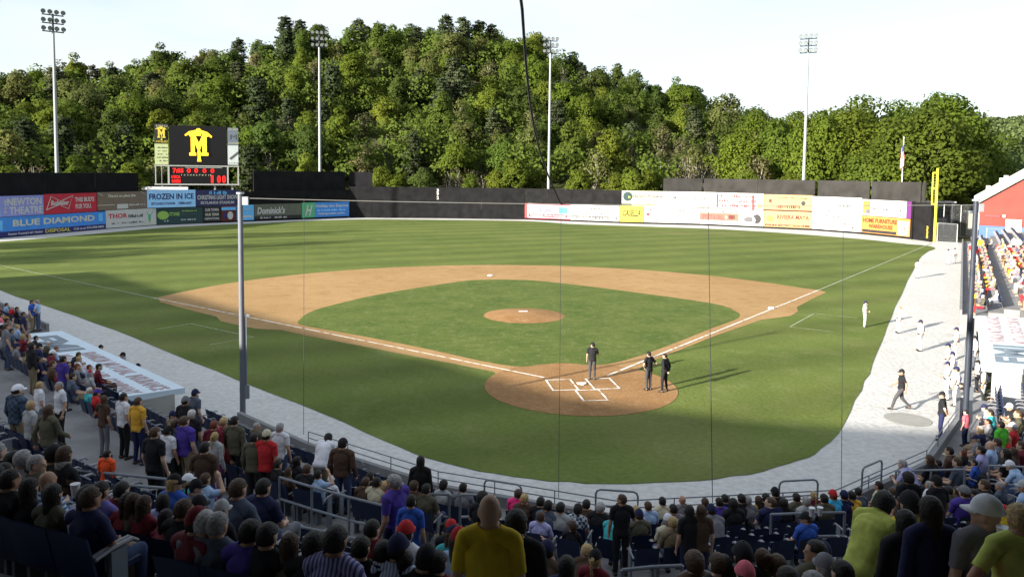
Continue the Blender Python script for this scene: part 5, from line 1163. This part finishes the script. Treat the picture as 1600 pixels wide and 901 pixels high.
def place_crowd(x, y, ps, top, hair, opts):
    kw = {}; sc = 1.; wd = 1.; cap = None; fdeg = 0; style = 'tee'; pants = random.choice(['denim', 'khaki', 'black', 'grey', 'navy']); leg = 'trousers'; lab = None; D_ = 0
    for o_ in opts:
        if o_.startswith('D='): D_ = float(o_[2:])
        if o_ == 'c': sc = .72
        elif o_ == 'f': wd = .9; sc *= .95
        elif o_ == 'ls': style = 'long'
        elif o_ == 'tk': style = 'tank'
        elif o_ == 'sh': leg = 'shorts'
        elif o_.startswith('cap='): cap = o_[4:]
        elif o_.startswith('p='): pants = o_[2:]
        elif o_.startswith('a='): fdeg = float(o_[2:])
        elif o_.startswith('s='): sc *= float(o_[2:])
        elif o_.startswith('w='): wd *= float(o_[2:])
        elif o_ == 'big': wd *= 1.18
    hh = body(ps)['top']*sc; seated = ps.startswith('sit'); d = ray(x, y)
    if seated:
        best = None; ts = np.arange(4, 130, .04); X_ = CAM.x+d.x*ts; Y_ = CAM.y+d.y*ts; Dm = np.full(len(ts), -1e9)
        for i_ in range(9): Dm = np.maximum(Dm, (X_-F[i_].x)*FN[i_].x+(Y_-F[i_].y)*FN[i_].y)
        for dk, zk in ROWS+UP:
          for ti in np.nonzero((Dm[:-1]-dk)*(Dm[1:]-dk) <= 0)[0]:
            t = float(ts[ti]); p = CAM+d*t; dd, i = dist(p); fl = stand_floor(p)[2]; D = math.hypot(p.x-CAM.x, p.y-CAM.y)
            if D < (5.6 if y > 800 and x > 300 else 7.2): continue
            Dp = 8.5 if y > 790 else (9.5 if y > 735 else 11.5); q = (p.z-fl)/hh; cost = abs(q-1)*10+(abs(D-Dp)*(.22 if Dp < 9 else .5) if dk > 8 else 0)
            if best is None or cost < best[0]: best = (cost, p, q, i, fl, dk)
        if best is None or best[0] > (9 if y > 800 else 5): print('no seat for', x, y, best and best[0]); return
        _, p, q, i, z, dk = best; sc *= max(.86, min(1.12, q)); ii = i; p = Vector((p.x, p.y, 0))
    elif D_:
        t = D_/math.hypot(d.x, d.y); p = CAM+d*t; dd, ii, z = stand_floor(p); q = (p.z-z)/hh; sc *= max(.84, min(1.12, q)); print('stander', x, y, 'q %.2f' % q); p = Vector((p.x, p.y, 0))
    else:
        p, dd, i, z = solve_surface(x, y, hh); ii = i; p = Vector((p.x, p.y, 0))
    face = math.atan2(12-p.y, 0-p.x)-math.pi/2+R(random.uniform(-10, 10))+R(fdeg)
    if seated: face = math.atan2(-FN[ii].y, -FN[ii].x)-math.pi/2+R(random.uniform(-6, 6)); sit_ = True
    else: sit_ = False
    fac_ = abs(((fdeg+180) % 360)-180) > 80
    if sit_: SITPOS.append([p.x, p.y, z, ii, None, f'{top} top {zone(x, y)}'])
    return person((p.x, p.y, z), face, ps, top, hair, cap, style, pants, leg, sc, wd, showface=fac_ or ps in ('look', 'side', 'sitleft', 'sitright'), px=x, zone=zone(x, y))
CROWD = """
6 486 sit rose short:dk;15 496 sitarm grey short:dk;36 487 stand navy short:dk;50 484 stand blue short:dk big;59 492 hips paleblue short:gr;9 506 stand grey short:br;22 512 sit slate short:dk;34 529 sit black short:br;49 536 stand black long:dk ls;12 522 sit grey short:br;5 545 sit brown short:dk;28 548 sit olive curly:br f;20 560 sit khaki short:dk;42 556 sit maroon long:br f;66 556 sit navy short:dk;
98 556 stand purple short:dk;111 564 sitright black short:dk ls;57 574 sit red long:rd f;26 582 sit slate short:bl cap=gold;61 596 stand white short:bl f;63 586 sit lightgrey short:gr cap=white;73 590 sit teal bald;93 596 stand white short:gr a=160;26 602 stand plaid short:dk cap=white ls big;105 591 sit paleblue short:dk cap=white;119 582 sit slate short:dk;128 596 sit paleblue short:br;
145 586 sit cyan short:dk;157 607 sit red short:dk cap=purple;176 600 sit grey short:bl;184 606 sit black short:dk;192 614 stand white short:dk;215 621 stand gold short:br;223 646 sit brown short:gr;161 618 side brown long:br f;133 623 sit black short:dk cap=red;145 604 sit teal short:wh;84 575 sit black short:dk;46 566 sit brown short:dk;12 574 sit black curly:dk;8 592 sit navy short:dk;40 594 sit darkred short:br;88 562 sit brown short:br;
75 637 walk olive long:br ls;47 626 stand lightgrey short:bl f;110 682 sit black long:br f;95 693 sit black short:dk a=0 cap=black;8 687 sit black short:gr;69 706 sitright olive short:gr;109 708 sit brown short:gr;48 698 sit grey short:gr;24 726 sit darkgreen short:dk;60 719 sit black long:dk f;33 700 sit lightgrey short:dk;4 716 sit green short:dk;167 703 stand orange short:dk c;
241 667 stand black short:br;261 667 stand white short:dk cap=black p=black s=.93;287 650 stand purple short:br p=khaki big s=1.05;299 640 stand black short:wh;289 620 stand black short:dk cap=grey;304 609 stand slate short:dk cap=navy;335 675 stand lightgrey pony:bl ls f p=magenta;334 657 stand maroon short:rd;349 652 stand rose short:bl;366 650 stand olive short:dk ls s=1.05;396 677 stand olive short:dk ls;416 673 stand red short:dk cap=cream s=1.05 p=black;437 661 stand white short:gr;273 655 stand slate short:br;319 690 stand brown short:dk;
440 716 sit black short:dk;470 711 sit black long:dk;501 686 bend white long:dk ls;535 686 stand brown short:dk cap=black ls big p=denim;501 731 sitarm paleblue short:dk;484 722 sit black short:br;455 728 sit brown long:br f;420 735 sit navy short:dk;382 742 sit slate short:br;520 742 sit white short:dk cap=white c;
582 734 sit black short:dk;593 742 sit cream short:dk;575 742 sit brown short:br;606 748 sit rose short:bl;617 742 stand purple short:gr a=60 p=navy s=1.04 big;642 773 stand blue short:dk f p=blue;657 713 stand black long:dk ls f s=1.05;651 747 sit brown short:br;696 748 sit lightgrey curly:dk f;726 751 sit grey short:dk;757 765 sit black curly:dk;630 750 sit rose short:gr;670 752 sit olive short:dk;
812 761 sit pink short:br;822 768 sit brown short:bl;848 773 sit black short:dk;879 781 sit lightgrey short:dk;906 785 sit whiteplaid curly:dk f;941 781 sit black short:gr big;972 773 look black short:br s=.9 p=black;992 787 sit lavender long:bl f;1033 773 sit cream short:dk;1064 771 sit grey bald;1099 775 sit brown long:br f;1078 790 stand black long:dk f;1096 789 stand brown long:br f;1121 774 sit purple short:dk;1130 769 sit navy short:dk;860 778 sit slate short:dk;918 777 sit brown short:dk;1010 780 sit paleblue short:br;1049 784 sit greyplaid short:dk;
1156 768 sit black short:dk;1166 771 sit grey short:gr;1183 772 sit gold long:br f;1194 767 sit black short:dk;1208 759 sit black short:dk cap=black;1200 773 sitleft navy short:br big;1222 775 sit black long:dk;1241 767 sit olive short:dk;1269 765 sit maroon pony:bl f;1298 763 sit cyan short:rd cap=red;1316 764 sit navy short:dk cap=navy;1327 764 sit gold short:dk;1338 759 sitright slate short:dk;1367 749 sit cream short:dk;1391 758 sit darkgreen short:br;1408 765 sit grey short:gr;1143 775 sit black long:dk;1256 772 sit lightgrey short:gr;1284 768 sit olive short:dk;
1420 739 stand black curly:dk;1446 749 sit white short:gr;1465 744 stand black short:dk cap=black;1424 771 front yellow short:dk cap=black D=9.5;1501 756 sit purple short:br cap=grey big;1490 758 sit brown long:br f;1516 761 sit white short:dk;1556 750 sit slate short:gr;1592 742 sit paleblue short:gr cap=lightgrey;1457 777 stand navy long:dk ls f s=1.02 D=6.8;1417 798 stand black long:dk ls f D=7.5;1545 779 look grey bald cap=white s=1.04 D=6.8;1562 786 sitright yellow short:dk cap=red;1597 788 hips palelime short:bl D=6.2;1530 745 sit black short:br;1475 757 sit olive short:dk;
1429 702 sitlean lavender short:gr;1447 697 sit black long:br;1477 703 sit lightgrey short:dk cap=cream;1477 690 sit brown short:dk;1501 701 sit black long:rd f;1510 640 stand rose short:dk c p=navy;1547 621 sit red long:br f;1542 638 sit teal short:dk;1539 653 sit lightgrey short:dk;1526 685 sit lavender short:dk;1541 681 sit paleblue bald;1565 658 stand green short:dk;1576 659 sit red short:gr cap=white;1574 635 sit slate short:dk cap=slate;1585 630 sit olive short:br;1578 681 sit brown long:br f;1565 698 sit black long:dk;1595 703 sit white short:gr cap=cream;1589 680 sit maroon short:br;1552 668 sit grey short:br;1598 655 sit khaki short:dk;1489 712 sit slate short:br;1461 716 sit navy short:dk;1518 716 sit blue short:dk;1585 640 sit brown curly:br;1556 640 sit navy short:dk;
1532 372 stand yellow short:gr cap=white;1548 376 sit lightgrey short:gr;1556 376 sit paleblue short:gr;1585 370 stand white short:dk;1592 371 stand white short:dk;1594 397 sit navy short:gr cap=white;
1542 427 sit red short:dk;1551 420 sit rose short:br;1561 419 sit white short:dk;1571 416 sit white short:bl;1575 427 sit khaki short:dk;1536 431 sit brown short:dk;1532 441 sit grey short:br;1554 443 sit brown short:bl;1568 441 sit white short:rd;1577 439 sit khaki short:br;1570 449 sit red short:dk;1530 457 sit yellow short:dk;1554 452 sit lightgrey short:gr;1577 463 sit rose short:br;1586 466 sit khaki short:dk;1534 485 sit gold short:dk;1525 480 sit navy short:gr;1540 475 sit black short:dk;1561 477 sit paleblue short:br;1596 430 sit brown short:br;1598 471 sit yellow short:dk;1545 460 sit brown short:dk;1560 463 sit rose short:bl;1588 446 sit slate short:dk;1528 470 sit white short:dk;1551 472 sit navy short:br;
87 752 sit bluestripe bald;95 790 sitright lavender short:br tk f;150 808 sit lavender long:dk f s=1.05;168 772 sit violet short:dk;200 768 sit maroon short:dk;218 786 sit olive long:br f;262 768 sitleft lavender long:dk f;268 816 sit rose long:dk f c s=1.2;320 780 sit paleblue short:dk cap=black;355 778 sit black short:br cap=lightgrey f;328 796 sit navy short:br c s=1.3;322 826 sit maroon short:dk cap=darkred;20 736 sit paleblue short:dk;212 840 sit darkred long:dk f;332 858 sit grey short:wh;352 845 sit slate short:gr;402 846 sit purple short:dk;462 866 sit olive long:br f;535 812 sit purplestripe short:dk;534 858 sit lime short:dk cap=blue c s=1.2;500 852 sit black long:dk;572 863 sit black short:dk;60 838 sit black long:dk f;12 868 sit white short:dk;300 865 sit black short:br;
590 806 sit darkred short:dk;641 810 sit white short:dk cap=red;630 836 sit pinstripe short:dk cap=navy s=1.05;608 842 sit black short:dk;674 847 sit black short:dk cap=black;765 781 stand yellow bald s=1.02 w=.92 D=4.4;848 796 sit lavender short:br;895 818 sitleft black curly:br f;889 862 sit navy long:dk f;806 812 stand black short:dk D=5.2;
1079 856 sit brown curly:br;1115 856 sit black short:br;35 866 sit black short:dk;98 876 sit olive long:dk f;158 872 sit navy short:br;236 880 sit darkred long:br f;430 884 sit black short:dk;1126 860 sit purple long:dk f;1154 838 sit black short:dk cap=black;1186 844 sit olive bun:br f;1158 872 sit black short:dk cap=rose;1222 877 sit black long:dk;1262 882 sit grey short:gr;1266 836 sitleft olive short:dk;1280 860 sit brown short:gr cap=grey;1348 786 bend palelime curly:dk ls s=1.08 w=.84 p=black D=8.4 a=-50;1208 858 sit white short:br;1305 866 sit black short:dk;1480 892 sit pink short:dk;1345 800 sit red short:dk;690 868 sit maroon short:dk;640 872 sit black long:dk f
"""
for r_t in CROWD.replace('\n', '').split(';'):
    q_ = r_t.split()
    if len(q_) < 5 or (float(q_[0]) > 1505 and 396 < float(q_[1]) < 500): continue
    place_crowd(float(q_[0]), float(q_[1]), q_[2], q_[3], q_[4], q_[5:])
# extra spectators on free seats where the photograph is packed
rf = random.Random(3)
def fillseats(x0, x1, y0, y1, n, cols):
    c = [s for w, s in vis if (lambda q: x0 < q[0] < x1 and y0 < q[1] < y1)(proj((s[0], s[1], s[2]+1.3)))]; rf.shuffle(c); k = 0
    for s in c:
        if k >= n: break
        if any((s[0]-a[0])**2+(s[1]-a[1])**2 < .36 for a in SITPOS): continue
        q = proj((s[0], s[1], s[2]+1.32)); k += 1; i = s[3]; f = rf.random() < .45; tc_ = rf.choice(cols); SITPOS.append([s[0], s[1], s[2], i, None, f'{tc_} top {zone(q[0], q[1])}'])
        person((s[0], s[1], s[2]), math.atan2(-FN[i].y, -FN[i].x)-math.pi/2+R(rf.uniform(-8, 8)), rf.choice(['sit','sit','sitlean','sitarm','sitleft','sitright']), tc_, (rf.choice(['long','long','short','pony']) if f else 'short')+':'+rf.choice(['dk','dk','br','br','bl','gr']),
               rf.choice([None, None, None, 'white', 'black', 'red', 'navy']), 'tee', rf.choice(['denim','black','khaki','grey']), 'trousers', rf.uniform(.93, 1.03), .9 if f else 1., px=q[0], zone=zone(q[0], q[1]))
dkc = ['black','brown','olive','slate','grey','navy','maroon','khaki','lightgrey','darkred']
brt_ = dkc+['white','paleblue','purple','red','lavender','blue','cream','teal']
fillseats(-20, 150, 500, 600, 8, dkc); fillseats(1500, 1600, 620, 740, 10, brt_); fillseats(380, 1100, 835, 912, 12, dkc); fillseats(1080, 1340, 820, 910, 6, dkc); fillseats(-10, 330, 735, 900, 10, brt_); fillseats(700, 1330, 785, 835, 12, brt_); fillseats(130, 420, 640, 740, 4, dkc)
# the farthest spectators read only as a packed mass: small complete figures joined into one object
def lowfig():
    B = body('sit'); o = bpy.data.objects.new('tmp', B['body']); COL.objects.link(o); md = o.modifiers.new('d', 'DECIMATE'); md.ratio = .022
    me = bpy.data.meshes.new_from_object(o.evaluated_get(bpy.context.evaluated_depsgraph_get())); bpy.data.objects.remove(o)
    V = np.array([v.co for v in me.vertices]); F_ = [tuple(p.vertices) for p in me.polygons]; kind = []
    for f in F_:
        c = V[list(f)].mean(0); kind.append('hair' if c[2] > 1.24 or (c[2] > 1.12 and c[1] < -.13) else ('skin' if c[2] > 1.09 or c[2] < .16 or (c[1] > .12 and c[2] > .60) else ('shirt' if c[2] > .58 else 'pants')))
    return V, F_, kind
LV, LF, LK = lowfig(); cmats = [mat('crowd_'+k, v, .85) for k, v in COLR.items() if k in ('red','white','navy','gold','grey','paleblue','brown','black','rose','khaki','olive','maroon','slate','darkgreen')]
hm_ = [mat('crowd_hair_'+k, v[0], .7) for k, v in HC.items()]; sm_ = [mat('crowd_skin', SKIN[0], .6)]; allm = cmats+hm_+sm_
def mass_people(x0, x1, y0, y1, n, label):
    c = [s for w, s in vis if (lambda q: x0 < q[0] < x1 and y0 < q[1] < y1)(proj((s[0], s[1], s[2]+1.3)))]; rf.shuffle(c); V = []; Fc = []; mi = []; nv = 0; k = 0
    for s in c:
        if k >= n: break
        if any((s[0]-a[0])**2+(s[1]-a[1])**2 < .33 for a in SITPOS): continue
        k += 1; SITPOS.append([s[0], s[1], s[2], s[3], None, 'far top']); a = math.atan2(-FN[s[3]].y, -FN[s[3]].x)-math.pi/2+rf.uniform(-.3, .3); sc = rf.uniform(.85, 1.06)
        Rm = np.array([[math.cos(a), -math.sin(a), 0], [math.sin(a), math.cos(a), 0], [0, 0, 1]]); V.append((LV*sc)@Rm.T+np.array([s[0], s[1]-0., s[2]])); Fc += [tuple(v+nv for v in f) for f in LF]; nv += len(LV)
        ci, hi = rf.randrange(len(cmats)), len(cmats)+rf.randrange(len(hm_)); pi = rf.choice([2, 4, 7, 9]); mi += [{'hair': hi, 'skin': len(allm)-1, 'shirt': ci, 'pants': pi}[q] for q in LK]
    if not V: return
    V = np.concatenate(V); me = bpy.data.meshes.new('far_spectators'); me.from_pydata([tuple(v) for v in V], [], Fc)
    for m_ in allm: me.materials.append(m_)
    me.polygons.foreach_set('material_index', mi); me.update(); tag(obj('far_spectators', me), label, 'crowd', kind='stuff')
mass_people(1512, 1625, 372, 500, 110, 'packed rows of small sunlit spectators in the far right stand beyond the dugout')
mass_people(-40, 160, 470, 600, 26, 'packed rows of spectators in shade in the far left stand behind the dugout')
# on the field
def onfield(fx, fy, ps, top, hair, label, cap=None, fdeg=0, style='tee', pants='white', h=1.0, number=None, leg='trousers', shoe=(.02,.02,.02), toward=None, grp=None, wd=1.):
    p = G(fx, fy, .035 if fx < 1250 else .012); face = math.atan2(12-p.y, -p.x)-math.pi/2+R(fdeg)
    if toward: face = math.atan2(toward[1]-p.y, toward[0]-p.x)-math.pi/2
    if grp and grp.startswith('players'): top = pants = 'white_kit'
    o = person((p.x, p.y, p.z), face, ps, top, hair, cap, style, pants, leg, h, wd, True, number=number, label=label, px=fx, shoe=shoe, noun='player', group=grp); return o
U = 'people standing around home plate'
onfield(925, 592.5, 'look', 'black', 'short:dk', 'standing umpire in black shirt and grey trousers beside home plate, hand at face', 'black', -20, pants='charcoal', h=1.04, grp=U)
onfield(1013, 609, 'hips', 'black', 'short:dk', 'standing umpire in black shirt and grey trousers, hands on hips, right of home plate', 'black', 10, pants='charcoal', h=1.03, grp=U)
onfield(1038, 611.5, 'back', 'black', 'short:dk', 'standing figure all in black at the right edge of the home plate dirt', None, 25, 'long', 'black', h=1.02, grp=U)
onfield(1407, 641, 'walk', 'black', 'short:dk', 'walking umpire in black shirt, grey trousers and cap on the gravel by the round mat', 'black', toward=(0, 0), pants='charcoal', h=1.03)
COLR['white_kit'] = (.74,.74,.76); PG = 'players in white uniforms along the right side'
onfield(1350.5, 511, 'front', 'white', 'short:dk', 'standing player in white uniform on the grass nearest first base', 'navy', 150, grp=PG)
onfield(1404, 520, 'heart', 'white', 'short:bl', 'standing player in white uniform at the edge of grass and gravel', None, -10, grp=PG)
onfield(1437, 548, 'stand', 'white', 'short:dk', 'standing player in white uniform with a number on the gravel', 'navy', 0, number='11', grp=PG, h=1.03)
onfield(1433.5, 434, 'front', 'white', 'short:dk', 'lone player in white uniform far down the right foul line', 'navy', 0, number='9', grp=PG)
onfield(1481, 413, 'hips', 'white', 'short:dk', 'left one of the two farthest players in white by the wall', 'navy', 0, grp=PG); onfield(1491, 411, 'stand', 'white', 'short:dk', 'right one of the two farthest players in white by the wall', 'navy', 20, grp=PG)
for fx, fy, ps, nm, lab in ((1493, 560, 'heart', None, 'farthest of the white uniformed players bunched left of the dark pole'), (1480, 590, 'stand', None, 'white uniformed player half hidden behind number 11, by the dark pole'), (1487, 606, 'stand', '11', 'white uniformed player number 11 in the bunch left of the dark pole'), (1479, 624, 'front', None, 'white uniformed player at the left of the bunch by the dark pole'), (1493, 634, 'stand', '9', 'nearest white uniformed player of the bunch, left of the dark pole')):
    onfield(fx, fy, ps, 'white', 'short:dk', lab, 'navy', rf.uniform(-15, 15), number=nm, grp=PG)
onfield(1536, 632, 'stand', 'lightgrey', 'short:dk', 'standing player in grey uniform right of the dark pole, at the dugout', 'navy', 0, number='3', pants='lightgrey'); onfield(1521, 576, 'stand', 'white', 'short:dk', 'white uniformed player inside the right dugout, beyond the dark pole', 'black', 10)
onfield(1526, 612, 'front', 'white', 'short:dk', 'small figure in white top and black trousers inside the right dugout', 'black', 10, pants='black', h=.86); onfield(1512, 642, 'bend', 'black', 'short:dk', 'dark figure bending at the rail beside the dark pole', None, 40, pants='black', h=.8)
onfield(1470, 686, 'back', 'black', 'short:br', 'guard in dark vest and cap standing on the gravel by the front wall', 'black', 20, pants='navy', h=1.06)
for x, y, ps, top, cp, lab in ((194, 610, 'front', 'greyplaid', 'black', 'man in grey plaid shirt standing on the gravel beyond the left dugout roof'), (158, 588, 'stand', 'slate', 'black', 'dark capped head beyond the left dugout roof, farther one'), (216, 622, 'stand', 'black', 'black', 'dark head beyond the left dugout roof, nearer one')):
    onfield(x, y, ps, top, 'short:dk', lab, cp, 170 if 'plaid' in top else 0, pants='slate', h=1.0 if 'plaid' in top else .88)
# small belongings
mPaper = mat('paper', (.62,.62,.60), .8); mCup = mat('cup_white', (.60,.60,.62), .4)
def thingat(x, y, D, fn, name, label, cat, rz=0.):
    d = ray(x, y); p = CAM+d*(D/math.hypot(d.x, d.y)); e = empty(name, p, rz); tag(e, label, cat); fn(e); return e
def cup(e):
    b = MB(); n = 14; b.add([(r*math.cos(2*math.pi*j/n), r*math.sin(2*math.pi*j/n), z) for r, z in ((.032,0),(.045,.13)) for j in range(n)], [(j, (j+1) % n, n+(j+1) % n, n+j) for j in range(n)]+[tuple(range(n-1,-1,-1))]); b.build('cup', mCup, e)
    MB().tube([(0,0,.125),(0,0,.135)], .047, 14).build('lid', mCup, e)
def sheet_(e):
    MB().box((0,0,0), (.22,.30,.012)).build('cover', mPaper, e); MB().box((.002,0,.009), (.2,.28,.006)).build('page', mPaper, e)
def bag(col_):
    def f(e):
        b = MB(); b.ell((0,0,.16), (.20,.12,.17), 14, 10); o = b.build('bag_body', mCloth, e, True); o.color = (*col_, 1); b = MB(); b.tube([(-.1,0,.28),(-.06,0,.42),(.06,0,.42),(.1,0,.28)], .012, 6); o = b.build('handle', mCloth, e); o.color = (*col_, 1)
    return f
thingat(118, 776, 8.6, cup, 'drink_cup', 'white drink cup held near the blue striped shirt', 'cup'); thingat(396, 834, 8.2, sheet_, 'programme', 'white folded programme on a lap, left centre foreground', 'paper', .5)
thingat(1268, 806, 12.6, cup, 'drink_cup', 'left one of two white cups below the cyan shirt', 'cup'); thingat(1281, 805, 12.6, cup, 'drink_cup', 'right one of two white cups below the cyan shirt', 'cup')

thingat(1566, 850, 6.7, cup, 'drink_cup', 'cup held by the man in grey shirt and white cap', 'cup')
nb_ = {}
for o, l, px, g in PEOPLE: nb_.setdefault(l, []).append((px, o, g))
for l, L_ in nb_.items():
    L_.sort(key=lambda q: q[0])
    for j, (px, o, g) in enumerate(L_): tag(o, l if len(L_) == 1 else f'{l}, {ORD[min(j, 11)]} from left', 'person', g)
# ------------------------------------------------------------------ seats, nearest as single things
cand = []
for w, s in vis:
    if any((s[0]-a[0])**2+(s[1]-a[1])**2 < .27 for a in SITPOS): continue
    cand.append((w, s, None))
for a in SITPOS: cand.append((proj((a[0], a[1], a[2]+.8))[2], a, a[5]))
cand.sort(key=lambda q: q[0]); SEATS = []
def rowname(s):
    d = dist(s)[0]
    return f'upper row {NUM[int(round((d-8.7)/.85))]}' if d > 8.2 else f'lower row {NUM[max(0, min(5, int(round((d-1.2)/.86))))]}'
NUM = ['one','two','three','four','five','six','seven','eight','nine','ten','eleven','twelve','thirteen','fourteen','fifteen']
def seat(s, occ, lab, px):
    x, y, z, i = s[:4]; n_ = FN[i]; e = empty('stadium_chair', (x, y, z), math.atan2(-n_.y, -n_.x)-math.pi/2)
    obj('seat_back', SEATM[0], e); obj('seat_pan', SEATM[2 if occ else 1], e)
    for u in (-.25, .25): obj('armrest', SEATM[3], e, (u, 0, 0)); obj('leg', SEATM[4], e, (u, 0, 0))
    SEATS.append((px, e, lab)); return e
rest = []
for k, (w, s, occ) in enumerate(cand):
    px, py, _ = proj((s[0], s[1], s[2]+.6)); px = min(1599, max(0, px)); py = min(900, py)
    if k < 300: seat(s, occ, f'navy seat under the spectator in {occ}' if occ else f'empty navy seat, {rowname(s)}, {zone(px, py)}', px)
    else: rest.append((s, occ))
nb_ = {}
for px, e, l in SEATS: nb_.setdefault(l, []).append((px, e))
for l, L_ in nb_.items():
    L_.sort(key=lambda q: q[0])
    for j, (px, e) in enumerate(L_): tag(e, l if len(L_) == 1 else f'{l}, {ORD[min(j, 11)]} from left', 'seat', 'navy seats in the stands')
Vv = []; Ff = []; nv0 = 0; Va = []; Fa = []; na0 = 0
def md_(me): return np.array([v.co for v in me.vertices]), [tuple(p.vertices) for p in me.polygons]
SD = [md_(m_) for m_ in SEATM]
for s, occ in rest:
    n_ = FN[s[3]]; a = math.atan2(-n_.y, -n_.x)-math.pi/2; Rm = np.array([[math.cos(a), -math.sin(a), 0], [math.sin(a), math.cos(a), 0], [0, 0, 1]]); o_ = np.array([s[0], s[1], s[2]])
    for q_ in ((0, 0), ((2 if occ else 1), 0)):
        V_, F_ = SD[q_[0]]; Vv.append(V_@Rm.T+o_); Ff += [tuple(v+nv0 for v in f) for f in F_]; nv0 += len(V_)
    V_, F_ = SD[3]
    for u in (-.25,): Va.append((V_+np.array([u, 0, 0]))@Rm.T+o_); Fa += [tuple(v+na0 for v in f) for f in F_]; na0 += len(V_)
if Vv:
    e = empty('far_seats', (0, -16, 1)); tag(e, 'rows of navy seats in the farther sections of the stands', 'seats', kind='stuff')
    for nm, V_, F_, m_ in (('seat_shell', Vv, Ff, mSeat), ('armrest', Va, Fa, mArm)):
        me = bpy.data.meshes.new(nm); me.from_pydata([tuple(v) for v in (np.concatenate(V_)-np.array([0, -16, 1]))], [], F_); me.materials.append(m_); obj(nm, me, e)['kind'] = 'stuff'
print('PEOPLE', len(PEOPLE), 'SEATS', len(cand), 'TREES', len(TREES), 'OBJ', len(bpy.data.objects))
